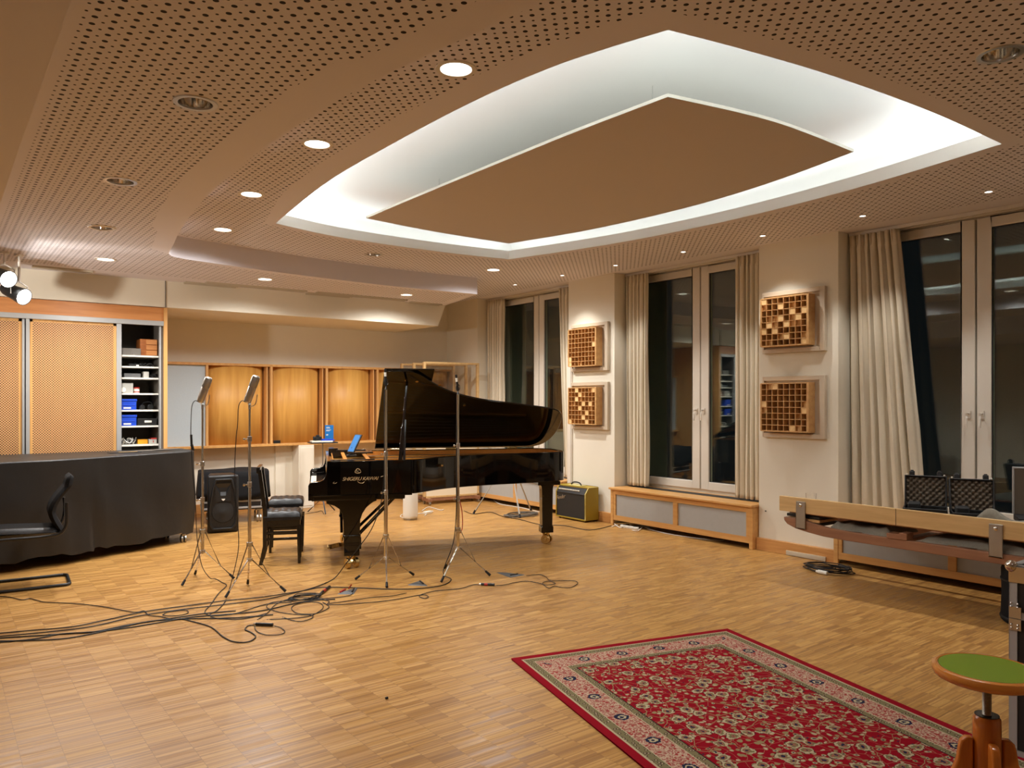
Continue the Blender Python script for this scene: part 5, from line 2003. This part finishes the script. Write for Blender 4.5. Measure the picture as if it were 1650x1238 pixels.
# flight case at the right edge
t = thing('road_case', 'black road case with aluminium edges and ball corners behind the green stool', 'case', (3.885, 1.42, 0), R(0))
X1, Y1, Z1 = 0.62, -0.95, 0.862
b = MB(); b.box(0.004, X1 - 0.004, Y1 + 0.004, -0.004, 0.004, Z1 - 0.004); b.build('box', 'caseblack', t, smooth=0)
b = MB()
e = 0.034
for (x, y) in ((0, 0), (0, Y1), (X1, 0), (X1, Y1)):
    sx, sy = (1 if x == 0 else -1), (-1 if y == 0 else 1)
    xa, xb = sorted((x, x + sx * e)); ya, yb = sorted((y, y + sy * e))
    xc, xd = sorted((x, x + sx * 0.004)); yc, yd = sorted((y, y + sy * 0.004))
    b.box(xa, xb, yc, yd, 0, Z1); b.box(xc, xd, ya, yb, 0, Z1)
for z in (0.0, 0.62, Z1 - e):
    b.box(0, 0.003, Y1, 0, z, z + e); b.box(X1 - 0.003, X1, Y1, 0, z, z + e)
    b.box(0, X1, -0.003, 0, z, z + e); b.box(0, X1, Y1, Y1 + 0.003, z, z + e)
for q in ((0, e, Y1, 0), (X1 - e, X1, Y1, 0), (0, X1, -e, 0), (0, X1, Y1, Y1 + e)):
    b.box(q[0], q[1], q[2], q[3], Z1 - 0.004, Z1)
b.build('edge_profile', 'alu', t, bevel=0.002)
b = MB()
for x in (0, X1):
    for y in (0, Y1):
        for z in (0.012, Z1 - 0.008):
            sx, sy = (1 if x == 0 else -1), (-1 if y == 0 else 1)
            b.ball((x + sx * 0.008, y + sy * 0.008, z), 0.027 if z > 0.1 else 0.02, 14)
            zs = 1 if z < 0.1 else -1
            if z > 0.1:
                xa, xb = sorted((x - sx * 0.003, x)); ya, yb = sorted((y, y + sy * 0.07))
                b.box(xa, xb, ya, yb, z - 0.07, z)
b.split('ball_corner', 'chrome', t, smooth=50)
b = MB()
for z in (0.60, 0.655):
    b.box(-0.004, 0, -0.05, -0.002, z - 0.03, z + 0.02)
for z in (0.595, 0.675, 0.58, 0.69):
    for y in (-0.012, -0.038):
        b.ball((-0.005, y, z), 0.005, 8)
b.build('bracket', 'nickel', t)

# green stool
t = thing('revolving_stool', 'revolving stool with a green round seat and orange wooden base, front right', 'stool', (3.066, 1.192, 0), R(20))
Z = 0.63
b = MB(); b.lathe([(0.0, Z - 0.045), (0.155, Z - 0.045), (0.172, Z - 0.036), (0.180, Z - 0.018), (0.176, Z - 0.004), (0.165, Z), (0.158, Z - 0.001), (0.156, Z - 0.006), (0.0, Z - 0.006)], 56); b.build('seat_rim', 'stoolwoodh', t, smooth=50)
b = MB(); b.lathe([(0.0, Z - 0.006), (0.155, Z - 0.006), (0.155, Z - 0.001), (0.0, Z + 0.0)], 48); b.build('seat_inlay', 'green', t)
b = MB()
pf = [(0.0, 0.40)]
for k in range(34):
    pf += [(0.0135, 0.44 + k * 0.0043), (0.0155, 0.44 + k * 0.0043 + 0.002)]
pf += [(0.014, Z - 0.045), (0.0, Z - 0.045)]
b.lathe(pf, 18); b.build('screw_spindle', 'steel', t, smooth=60)
b = MB(); b.lathe([(0.0, Z - 0.058), (0.05, Z - 0.058), (0.05, Z - 0.045), (0.0, Z - 0.045)], 24); b.build('mounting_plate', 'steel', t)
b = MB(); b.lathe([(0.017, 0.455), (0.038, 0.455), (0.045, 0.446), (0.046, 0.40), (0.046, 0.12), (0.04, 0.10), (0.0, 0.10)], 32); b.build('column', 'stoolwood', t, smooth=40)
b = MB(); b.lathe([(0.016, 0.456), (0.040, 0.456), (0.040, 0.459), (0.016, 0.459)], 24); b.build('collar_ring', 'blacksatin', t)
for k in range(4):
    q = Matrix.Rotation(R(90 * k + 20), 4, 'Z') @ Matrix(((1, 0, 0, 0), (0, 0, 1, 0), (0, 1, 0, 0), (0, 0, 0, 1)))
    b = MB()
    out_ = [(0.048, 0.375), (0.072, 0.375), (0.088, 0.36), (0.094, 0.335), (0.10, 0.29), (0.125, 0.225), (0.165, 0.165), (0.215, 0.105), (0.25, 0.045), (0.255, 0.0), (0.215, 0.0), (0.20, 0.04), (0.165, 0.08), (0.11, 0.115), (0.048, 0.13)]
    b.prism(out_, -0.015, 0.015, q)
    b.build('leg', 'stoolwood', t, bevel=0.006, smooth=50)

# ================================================================== RUG
def rug_material():
    m, nt, bs = new_mat('red oriental rug')
    tc = N(nt, 'ShaderNodeTexCoord')
    sp = N(nt, 'ShaderNodeSeparateXYZ')
    nt.links.new(tc.outputs['Object'], sp.inputs[0])
    x, y = sp.outputs[0], sp.outputs[1]
    HW, HL = RW / 2, RL / 2
    dx = math_n(nt, 'SUBTRACT', HW, math_n(nt, 'ABSOLUTE', x))
    dy = math_n(nt, 'SUBTRACT', HL, math_n(nt, 'ABSOLUTE', y))
    d = math_n(nt, 'MINIMUM', dx, dy)
    vec = tc.outputs['Object']
    nz = N(nt, 'ShaderNodeTexNoise')
    nz.inputs['Scale'].default_value = 9
    nt.links.new(vec, nz.inputs[0])
    warp = N(nt, 'ShaderNodeMix', data_type='VECTOR')
    warp.inputs[0].default_value = 0.06
    nt.links.new(vec, warp.inputs[4])
    nt.links.new(nz.outputs['Color'], warp.inputs[5])
    wv = warp.outputs[1]
    def vor(scale, feature='F1', v=None, rnd=1.0):
        n = N(nt, 'ShaderNodeTexVoronoi', feature=feature, voronoi_dimensions='2D')
        n.inputs['Scale'].default_value = scale
        n.inputs['Randomness'].default_value = rnd
        nt.links.new(v or wv, n.inputs['Vector'])
        return n
    def less(a, t_): return math_n(nt, 'LESS_THAN', a, t_)
    def great(a, t_): return math_n(nt, 'GREATER_THAN', a, t_)
    def AND(a, c): return math_n(nt, 'MULTIPLY', a, c)
    cream, beige, pink, navy, redc, dred, olive = lin((176, 160, 128)), lin((140, 122, 84)), lin((150, 92, 74)), lin((30, 34, 58)), lin((136, 6, 24)), lin((120, 4, 20)), lin((112, 104, 70))
    # field
    v1 = vor(10.5)
    ang = N(nt, 'ShaderNodeTexNoise'); ang.inputs['Scale'].default_value = 55; nt.links.new(vec, ang.inputs[0])
    petal = math_n(nt, 'ADD', v1.outputs['Distance'], math_n(nt, 'MULTIPLY', math_n(nt, 'SUBTRACT', ang.outputs[0], 0.5), 0.34))
    c = redc
    # vines
    v2 = vor(7.0, 'DISTANCE_TO_EDGE')
    c = mix_c(nt, less(v2.outputs['Distance'], 0.016), c, beige)
    v4 = vor(15.0, 'DISTANCE_TO_EDGE')
    c = mix_c(nt, less(v4.outputs['Distance'], 0.02), c, pink)
    # leaves
    v3 = vor(26.0)
    leaf = AND(less(v3.outputs['Distance'], 0.30), great(N_sep(nt, v3.outputs['Color'], 0), 0.35))
    c = mix_c(nt, leaf, c, beige)
    c = mix_c(nt, AND(less(v3.outputs['Distance'], 0.22), great(N_sep(nt, v3.outputs['Color'], 1), 0.55)), c, cream)
    c = mix_c(nt, AND(less(v3.outputs['Distance'], 0.12), great(N_sep(nt, v3.outputs['Color'], 2), 0.6)), c, navy)
    # blossoms
    big = great(N_sep(nt, v1.outputs['Color'], 0), 0.42)
    c = mix_c(nt, AND(less(petal, 0.36), big), c, lin((60, 34, 30)))
    c = mix_c(nt, AND(less(petal, 0.33), big), c, cream)
    c = mix_c(nt, AND(less(petal, 0.23), big), c, olive)
    c = mix_c(nt, AND(less(petal, 0.15), big), c, pink)
    c = mix_c(nt, AND(less(petal, 0.09), big), c, navy)
    # main border
    bp = pink
    w1 = N(nt, 'ShaderNodeTexWave'); w1.wave_type = 'RINGS'; w1.inputs['Scale'].default_value = 6; w1.inputs['Distortion'].default_value = 22; w1.inputs['Detail'].default_value = 3; w1.inputs['Detail Scale'].default_value = 4
    nt.links.new(vec, w1.inputs[0])
    bc = mix_c(nt, great(w1.outputs['Fac'], 0.52), lin((150, 84, 74)), lin((184, 158, 134)))
    v5 = vor(30.0)
    bc = mix_c(nt, less(v5.outputs['Distance'], 0.22), bc, lin((150, 52, 48)))
    bc = mix_c(nt, AND(less(v5.outputs['Distance'], 0.16), great(N_sep(nt, v5.outputs['Color'], 0), 0.6)), bc, cream)
    # navy medallions evenly spaced along the border centre line
    def medal(u, dd, step):
        fu = math_n(nt, 'MULTIPLY', math_n(nt, 'SUBTRACT', math_n(nt, 'FRACT', math_n(nt, 'DIVIDE', u, step)), 0.5), step)
        fd = math_n(nt, 'SUBTRACT', dd, 0.185)
        rr_ = math_n(nt, 'SQRT', math_n(nt, 'ADD', math_n(nt, 'MULTIPLY', fu, fu), math_n(nt, 'MULTIPLY', fd, fd)))
        return math_n(nt, 'ADD', rr_, math_n(nt, 'MULTIPLY', math_n(nt, 'SUBTRACT', ang.outputs[0], 0.5), 0.03))
    useY = math_n(nt, 'LESS_THAN', dx, dy)
    mU = math_n(nt, 'ADD', math_n(nt, 'MULTIPLY', medal(y, dx, 0.29), useY), math_n(nt, 'MULTIPLY', medal(x, dy, 0.27), math_n(nt, 'SUBTRACT', 1.0, useY)))
    bc = mix_c(nt, less(mU, 0.036), bc, navy)
    bc = mix_c(nt, less(mU, 0.022), bc, cream)
    bc = mix_c(nt, less(mU, 0.011), bc, navy)
    # guard stripes
    v6 = vor(34.0, v=vec)
    g = mix_c(nt, less(v6.outputs['Distance'], 0.30), lin((118, 108, 76)), lin((60, 36, 30)))
    g = mix_c(nt, less(v6.outputs['Distance'], 0.16), g, cream)
    inn = great(d, 0.305)
    col = mix_c(nt, inn, bc, c)
    col = mix_c(nt, AND(great(d, 0.262), less(d, 0.305)), col, g)
    col = mix_c(nt, AND(great(d, 0.256), less(d, 0.262)), col, cream)
    col = mix_c(nt, AND(great(d, 0.300), less(d, 0.306)), col, lin((40, 20, 26)))
    col = mix_c(nt, AND(great(d, 0.062), less(d, 0.108)), col, g)
    col = mix_c(nt, AND(great(d, 0.108), less(d, 0.114)), col, cream)
    col = mix_c(nt, AND(great(d, 0.050), less(d, 0.062)), col, cream)
    col = mix_c(nt, less(d, 0.050), col, redc)
    nt.links.new(col, bs.inputs['Base Color'])
    bs.inputs['Roughness'].default_value = 0.95
    bs.inputs['Specular IOR Level'].default_value = 0.1
    bn = N(nt, 'ShaderNodeTexNoise'); bn.inputs['Scale'].default_value = 400; nt.links.new(vec, bn.inputs[0])
    bp_ = N(nt, 'ShaderNodeBump'); bp_.inputs['Strength'].default_value = 0.3; bp_.inputs['Distance'].default_value = 0.003
    nt.links.new(bn.outputs[0], bp_.inputs['Height']); nt.links.new(bp_.outputs[0], bs.inputs['Normal'])
    return m
def N_sep(nt, colsock, k):
    s = nt.nodes.new('ShaderNodeSeparateColor')
    nt.links.new(colsock, s.inputs[0])
    return s.outputs[k]
RW, RL = 1.635, 2.35
M['rug'] = rug_material()
ang_ = math.atan2(-0.256, 0.967)
ux, uy = Vector((math.cos(ang_), math.sin(ang_))), Vector((-math.sin(ang_), math.cos(ang_)))
corner = Vector((2.862, 3.801))
cen = corner + ux * RW / 2 - uy * RL / 2
b = MB()
def rugf(u, v):
    return ((u - 0.5) * RW, (v - 0.5) * RL, 0.008 + 0.0015 * math.sin(6 * v + 3 * u))
b.grid(rugf, 20, 28)
b.grid(lambda u, v: ((u - 0.5) * RW, (v - 0.5) * RL, 0.0005), 20, 28)
o = b.build('rug', 'rug', loc=(cen.x, cen.y, 0), smooth=60)
o.rotation_euler = (0, 0, ang_)
tag(o, 'red oriental rug with a pink floral border lying on the parquet floor', 'rug')

# ================================================================== SMALL THINGS ON THE FLOOR
def boundary_mic(pts, label):
    c = Vector((sum(p[0] for p in pts) / 3, sum(p[1] for p in pts) / 3))
    t = thing('boundary_microphone', label, 'microphone', (c.x, c.y, 0), 0, 'flat triangular boundary microphones')
    b = MB()
    P = [(p[0] - c.x, p[1] - c.y) for p in pts]
    i = len(b.v)
    b.v += [Vector((x, y, 0)) for x, y in P] + [Vector((x * 0.9, y * 0.9, 0.006)) for x, y in P] + [Vector((P[0][0] * 0.3, P[0][1] * 0.3, 0.018))]
    for f in ((0, 1, 4, 3), (1, 2, 5, 4), (2, 0, 3, 5), (3, 4, 6), (4, 5, 6), (5, 3, 6)):
        b.face(f)
    b.build('plate', 'grey', t, smooth=0)
    b = MB(); b.cyl((P[1][0] * 0.5, P[1][1] * 0.5, 0.012), (P[2][0] * 0.5, P[2][1] * 0.5, 0.012), 0.006, n=8); b.build('capsule', 'blackplastic', t)
    return t
boundary_mic([(2.68, 5.94), (2.79, 5.86), (2.92, 6.05)], 'grey triangular boundary microphone left of the third stand, red clip beside it')
boundary_mic([(3.30, 5.87), (3.42, 5.73), (3.48, 5.95)], 'grey triangular boundary microphone between the third and fourth stands')
boundary_mic([(4.20, 5.80), (4.18, 5.56), (4.35, 5.56)], 'dark triangular boundary microphone, farthest right, right of the last stand')
t = thing('red_clip', 'small red clips on the cable beside the left boundary microphone', 'clip', (2.77, 5.99, 0.0))
b = MB(); b.bar((-0.06, -0.04, 0.012), (0.02, 0.03, 0.012), 0.012, 0.012); b.bar((0.05, 0.03, 0.012), (0.06, 0.0, 0.05), 0.008, 0.008); b.build('clip', 'red', t)
def adaptor(p, q, label, red=False):
    t = thing('cable_adaptor', label, 'cable adaptor', (p[0], p[1], 0), 0, 'inline cable adaptors on the floor')
    d = Vector((q[0] - p[0], q[1] - p[1], 0))
    b = MB(); z = Vector((0, 0, 0.013)); b.cyl(z, z + d, 0.0115, n=12); b.build('barrel', 'blackplastic', t, bevel=0.003)
    b = MB(); b.cyl(z - d * 0.12, z + d * 0.0, 0.0085, n=12); b.build('plug', 'nickel', t)
    if red:
        b = MB(); b.cyl(z + d * 0.25, z + d * 0.5, 0.0125, n=12); b.build('red_band', 'red', t)
AD = [((1.843, 5.458), (1.936, 5.369)), ((2.565, 6.006), (2.718, 6.18)), ((3.8, 5.474), (3.881, 5.384))]
adaptor(AD[0][0], AD[0][1], 'black inline adaptor in the cable loop nearest the camera')
adaptor(AD[1][0], AD[1][1], 'black inline adaptor beside the left boundary microphone', True)
adaptor(AD[2][0], AD[2][1], 'black inline adaptor with a red band, right of the last stand', True)
b = MB(); b.box(-0.008, 0.008, -0.006, 0.006, 0, 0.012)
tag(b.build('pebble', 'rubber', bevel=0.003, loc=(1.951, 3.696, 0.0)), 'tiny black crumb on the open floor in front of the cables', 'crumb')
b = MB(); b.box(-0.014, 0, -0.22, 0.22, 0.005, 0.05); b.box(-0.016, -0.014, -0.20, 0.20, 0.012, 0.042)
tag(b.build('socket_strip', 'aluwhite', bevel=0.002, loc=(7.085, 4.43, 0.0)), 'flat metal socket strip on the baseboard of the near pier', 'socket strip')
b = MB(); b.cyl((0, 0, 0), (-0.012, 0, 0), 0.006, n=10)
tag(b.build('wall_stud', 'rubber', loc=(XW, 4.93, 0.42)), 'tiny dark stud low on the near pier', 'stud')

# cables
def cable(pts, r, m_, label, group='cables on the floor', sm=5, cat='cable'):
    b = MB()
    b.tube([Vector(p) for p in pts], r, 6, sm)
    return tag(b.build('cable', m_, smooth=80), label, cat, group)
CABLES = [
    ([(0.276, 6.353, 0.007), (0.592, 6.256, 0.007), (0.792, 6.196, 0.007), (1.014, 6.239, 0.007), (1.299, 6.311, 0.007), (1.584, 6.293, 0.007), (1.86, 6.27, 0.007), (2.136, 6.206, 0.007), (2.446, 6.2, 0.007), (2.671, 6.216, 0.007), (2.915, 6.004, 0.007), (3.114, 5.8, 0.007), (3.301, 5.686, 0.007), (3.518, 5.659, 0.007), (3.706, 5.804, 0.007), (3.7, 5.93, 0.05), (3.8, 5.92, 0.3), (3.835, 5.92, 0.6), (3.84, 5.93, 1.0), (3.85, 5.935, 1.4), (3.852, 5.935, 1.65)], 0.0042, 'cable', 'thick black cable that runs from the left edge to the right microphone stand', 'cables on the floor'),
    ([(0.273, 6.27, 0.007), (0.655, 6.154, 0.007), (0.916, 6.121, 0.007), (1.214, 6.208, 0.007), (1.561, 6.2, 0.007), (1.826, 6.156, 0.007), (2.155, 6.118, 0.007), (2.503, 6.209, 0.007), (2.716, 6.32, 0.007), (2.895, 6.461, 0.014), (2.953, 6.354, 0.153), (3.037, 6.254, 0.313), (3.124, 6.163, 0.503), (3.2, 6.13, 0.8), (3.205, 6.115, 1.3), (3.2, 6.11, 1.7)], 0.0042, 'cable', 'thick black cable that climbs in an arc to the third microphone stand', 'cables on the floor'),
    ([(0.271, 6.237, 0.006), (0.682, 6.063, 0.006), (1.005, 5.944, 0.006), (1.284, 5.938, 0.006), (1.539, 5.942, 0.006), (1.741, 5.871, 0.006), (1.997, 5.805, 0.006), (2.258, 5.852, 0.006), (2.438, 5.856, 0.006), (2.593, 5.788, 0.006)], 0.0045, 'cable', 'black cable running from the left edge into the tangle, third from the front', 'cables on the floor'),
    ([(0.269, 6.189, 0.006), (0.5, 6.031, 0.006), (0.738, 5.918, 0.006), (1.048, 5.966, 0.006), (1.259, 6.015, 0.006), (1.49, 5.919, 0.006), (1.789, 5.733, 0.006), (2.037, 5.648, 0.006)], 0.0045, 'cable', 'black cable running from the left edge into the tangle, frontmost', 'cables on the floor'),
    ([(0.266, 6.126, 0.006), (0.536, 6.037, 0.006), (0.718, 6.054, 0.006), (0.894, 5.973, 0.006), (1.135, 6.011, 0.006), (1.381, 6.001, 0.006), (1.64, 5.989, 0.006), (1.847, 5.918, 0.006)], 0.0045, 'cable', 'black cable twisting around the frontmost one at the left', 'cables on the floor'),
    ([(0.331, 7.619, 0.006), (0.491, 7.473, 0.006), (0.583, 7.282, 0.006), (0.638, 7.289, 0.006), (0.68, 7.185, 0.006), (0.732, 7.075, 0.006), (0.903, 6.899, 0.006), (1.062, 6.665, 0.006), (1.221, 6.349, 0.006), (1.292, 6.338, 0.006), (1.295, 6.188, 0.006), (1.353, 6.103, 0.006), (1.399, 5.987, 0.006)], 0.0035, 'cable', 'thin black cable running from under the cantilever chair to the bundle', 'cables on the floor'),
    ([(1.458, 5.963, 0.006), (1.509, 5.825, 0.006), (1.576, 5.603, 0.006), (1.577, 5.318, 0.006), (1.604, 5.164, 0.006), (1.676, 5.11, 0.006), (1.751, 5.187, 0.006), (1.76, 5.301, 0.006), (1.749, 5.399, 0.006), (1.796, 5.475, 0.006), (1.839, 5.461, 0.006)], 0.0042, 'cable', 'black cable that ends in the adaptor nearest the camera', 'cables on the floor'),
    ([(1.939, 5.366, 0.006), (1.962, 5.293, 0.006), (1.954, 5.19, 0.006), (1.905, 5.139, 0.006), (1.826, 5.182, 0.006), (1.8, 5.307, 0.006), (1.831, 5.448, 0.006)], 0.003, 'cable', 'thin cable loop behind the adaptor nearest the camera', 'cables on the floor'),
    ([(1.905, 7.13, 1.585), (1.87, 7.13, 1.6), (1.845, 7.14, 1.55), (1.84, 7.15, 1.4), (1.84, 7.15, 1.27), (1.85, 7.14, 1.0), (1.87, 7.12, 0.7), (1.875, 7.09, 0.4), (1.9, 7.04, 0.16), (1.95, 6.97, 0.05), (2.034, 7.097, 0.006), (2.041, 6.916, 0.006), (2.036, 6.778, 0.006), (1.898, 6.536, 0.006), (1.754, 6.233, 0.006), (1.65, 6.025, 0.006), (1.676, 5.879, 0.006), (1.826, 5.849, 0.006), (2.103, 5.969, 0.006), (2.279, 5.906, 0.006)], 0.0036, 'cable', 'black cable hanging from the far left microphone', 'cables on the floor'),
    ([(2.105, 6.47, 1.585), (2.07, 6.47, 1.6), (2.045, 6.48, 1.55), (2.04, 6.49, 1.4), (2.03, 6.5, 1.27), (2.02, 6.5, 1.0), (2.03, 6.49, 0.7), (2.04, 6.46, 0.4), (1.97, 6.4, 0.15), (1.931, 6.41, 0.006), (1.856, 6.226, 0.006), (1.74, 6.021, 0.006), (1.66, 5.933, 0.006), (1.675, 5.799, 0.006), (1.815, 5.673, 0.006), (2.011, 5.709, 0.006)], 0.0036, 'cable', 'black cable hanging from the second microphone', 'cables on the floor'),
    ([(1.954, 5.548, 0.006), (2.111, 5.47, 0.006), (2.245, 5.449, 0.006), (2.401, 5.587, 0.006), (2.448, 5.755, 0.006), (2.357, 5.847, 0.006), (2.224, 5.764, 0.006), (2.197, 5.569, 0.006), (2.308, 5.485, 0.006), (2.454, 5.591, 0.006), (2.475, 5.758, 0.006)], 0.0032, 'cable', 'thin black cable looping in the middle of the tangle', 'cables on the floor'),
    ([(2.068, 5.542, 0.006), (2.117, 5.366, 0.006), (2.213, 5.372, 0.006), (2.262, 5.457, 0.006), (2.184, 5.537, 0.006), (2.098, 5.686, 0.006), (2.071, 5.88, 0.006), (2.161, 5.995, 0.006), (2.347, 5.949, 0.006), (2.521, 5.866, 0.006), (2.715, 5.818, 0.006), (2.817, 5.919, 0.006)], 0.0032, 'cable', 'thin black cable running from the tangle to the left boundary microphone', 'cables on the floor'),
    ([(1.9, 5.589, 0.006), (2.011, 5.709, 0.006), (2.161, 5.925, 0.006), (2.322, 6.017, 0.006), (2.469, 5.93, 0.006), (2.529, 5.764, 0.006), (2.491, 5.653, 0.006), (2.788, 5.521, 0.006), (2.991, 5.487, 0.006), (3.22, 5.487, 0.006), (3.23, 5.404, 0.006), (3.175, 5.372, 0.006), (3.193, 5.481, 0.006), (3.365, 5.531, 0.006), (3.578, 5.477, 0.006), (3.744, 5.516, 0.006), (3.791, 5.48, 0.006)], 0.0032, 'cable', 'thin black cable running right to the adaptor with the red band', 'cables on the floor'),
    ([(3.885, 5.381, 0.006), (3.958, 5.354, 0.006), (4.09, 5.368, 0.006), (4.206, 5.338, 0.006), (4.241, 5.225, 0.006), (4.249, 5.134, 0.006), (4.343, 5.12, 0.006), (4.359, 5.223, 0.006), (4.267, 5.206, 0.006), (4.196, 5.036, 0.006), (4.276, 5.058, 0.006), (4.299, 4.986, 0.006), (4.362, 4.938, 0.006), (4.513, 5.019, 0.006), (4.536, 5.118, 0.006), (4.387, 5.231, 0.006), (4.443, 5.368, 0.006), (4.452, 5.485, 0.006), (4.33, 5.515, 0.006)], 0.003, 'cable', 'thin black cable winding to the right boundary microphone', 'cables on the floor'),
    ([(1.38, 6.144, 0.006), (1.426, 6.194, 0.006), (1.479, 6.196, 0.006), (1.551, 6.163, 0.006), (1.544, 6.083, 0.006), (1.479, 6.049, 0.006), (1.401, 6.087, 0.006), (1.38, 6.144, 0.006)], 0.0032, 'cable', 'small cable loop beside the bundle at the left', 'cables on the floor'),
    ([(3.148, 5.617, 0.006), (2.997, 5.604, 0.006), (2.858, 5.66, 0.006), (2.648, 5.674, 0.006), (2.499, 5.693, 0.006)], 0.003, 'cable', 'thin cable from the middle boundary microphone into the tangle', 'cables on the floor'),
    ([(6.168, 9.31, 0.005), (6.104, 8.977, 0.005), (6.397, 8.981, 0.005), (6.294, 8.542, 0.005), (6.316, 8.179, 0.005), (6.268, 7.697, 0.005), (6.458, 7.43, 0.005), (6.486, 6.997, 0.005), (6.932, 7.072, 0.005)], 0.0045, 'cable', 'dark cable on the floor behind the piano tail, running to the middle radiator cover', 'cables on the floor'),
    ([(6.864, 7.003, 0.006), (7.098, 7.07, 0.006), (7.052, 6.861, 0.006), (7.217, 6.857, 0.006), (7.097, 6.535, 0.006), (7.045, 6.189, 0.006), (7.084, 5.848, 0.006), (7.185, 5.574, 0.006), (7.372, 5.631, 0.006)], 0.0055, 'cablewhite', 'white cable along the foot of the middle radiator cover', 'white cables'),
    ([(7.034, 7.119, 0.012), (6.891, 6.865, 0.012), (7.174, 7.013, 0.012), (7.027, 6.762, 0.012), (7.177, 6.766, 0.012), (6.897, 6.574, 0.012), (6.869, 6.651, 0.012)], 0.0055, 'cablewhite', 'white cable tangle at the left foot of the middle radiator cover', 'white cables'),
    ([(5.146, 9.063, 0.006), (5.147, 9.338, 0.006), (5.273, 9.531, 0.006), (5.357, 9.541, 0.006), (5.555, 9.466, 0.006), (5.688, 9.517, 0.006), (5.463, 9.241, 0.006)], 0.005, 'cablewhite', 'white cable around the foot of the white cylinder', 'white cables'),
    ([(5.68, 9.678, 0.006), (5.952, 9.96, 0.006), (5.957, 9.79, 0.006), (5.928, 9.57, 0.006), (5.998, 9.597, 0.006)], 0.0055, 'cablewhite', 'white cable beside the front acoustic screen', 'white cables'),
    ([(7.236, 10.074, 0.006), (7.036, 9.663, 0.006), (7.002, 9.423, 0.006), (7.025, 9.066, 0.006), (6.964, 8.553, 0.006), (6.99, 8.307, 0.006)], 0.006, 'cablewhite', 'white cable along the farthest radiator cover', 'white cables'),
    ([(4.213, 10.405, 0.006), (4.411, 10.482, 0.006), (4.518, 10.556, 0.006), (4.423, 10.247, 0.006)], 0.0035, 'cable', 'thin dark cable at the foot of the small tray table', 'cables on the floor'),
    ([(3.88, 5.94, 0.7), (3.9, 5.93, 0.6), (3.91, 5.93, 0.5), (3.905, 5.93, 0.42), (3.88, 5.93, 0.38)], 0.004, 'red', 'short red cable hanging at the right microphone stand', 'hanging cables')]
for pts, r, m_, label, grp in CABLES:
    cb_ = cable(pts, r, m_, label, grp)
    if 'far left microphone' in label:
        b = MB()
        b.cyl((1.842, 7.15, 1.30), (1.845, 7.148, 1.21), 0.010, n=10)
        b.cyl((1.845, 7.148, 1.21), (1.86, 7.14, 1.16), 0.013, 0.009, n=10)
        b.build('plug', 'blackplastic', cb_)
def coil(name, c, rx, ry, n_, r, m_, label, seed, grp, flat_=0.03):
    rd = random.Random(seed)
    pts = []
    for k in range(n_ * 10):
        v = k * 2 * PI / 10
        j = 1 + rd.uniform(-0.14, 0.14)
        pts.append((c[0] + rx * j * math.cos(v) + rd.uniform(-0.015, 0.015), c[1] + ry * j * math.sin(v) + rd.uniform(-0.015, 0.015), r + flat_ * k / (n_ * 10) + rd.uniform(0, 0.006)))
    b = MB(); b.tube(pts, r, 6, 3)
    return tag(b.build(name, m_, smooth=80), label, 'cable', grp)
coil('cable_coil', (6.55, 8.45), 0.25, 0.14, 7, 0.0045, 'cablegrey', 'grey cable coil on the floor under the silver tripod', 4, 'coiled cables')
coil('cable_coil', (6.72, 3.98), 0.13, 0.22, 7, 0.005, 'cable', 'black cable coil on the floor under the left end of the bench', 6, 'coiled cables', 0.05)
coil('cable_coil', (2.42, 5.98), 0.12, 0.09, 5, 0.0035, 'cable', 'thin black cable tangle left of the third stand', 7, 'coiled cables', 0.012)
b = MB(); b.cyl((0, -0.04, 0.02), (0, 0.05, 0.02), 0.018, n=14); b.cyl((0, 0.05, 0.02), (0, 0.07, 0.02), 0.012, n=12)
tag(b.build('power_plug', 'white', loc=(6.55, 3.92, 0)), 'pale power plug lying in the black coil under the bench', 'plug')
t = thing('power_strip', 'white power strip half under the middle radiator cover', 'power strip', (6.98, 6.80, 0), R(3))
b = MB(); b.box(-0.02, 0.02, -0.14, 0.14, 0.0, 0.03); b.build('body', 'white', t, bevel=0.005)
b = MB()
for k in range(3): b.cyl((0, -0.09 + k * 0.085, 0.028), (0, -0.09 + k * 0.085, 0.032), 0.017, n=14)
b.split('socket', 'lightgrey', t)
t = thing('plug_adapter', 'white plug block lying beside the front screen', 'plug', (5.62, 9.42, 0), R(20))
b = MB(); b.box(-0.07, 0.07, -0.03, 0.03, 0, 0.035); b.build('body', 'white', t, bevel=0.006)
b = MB(); b.cyl((0.07, 0, 0.018), (0.12, 0, 0.018), 0.016, 0.008, n=12); b.build('plug', 'white', t)
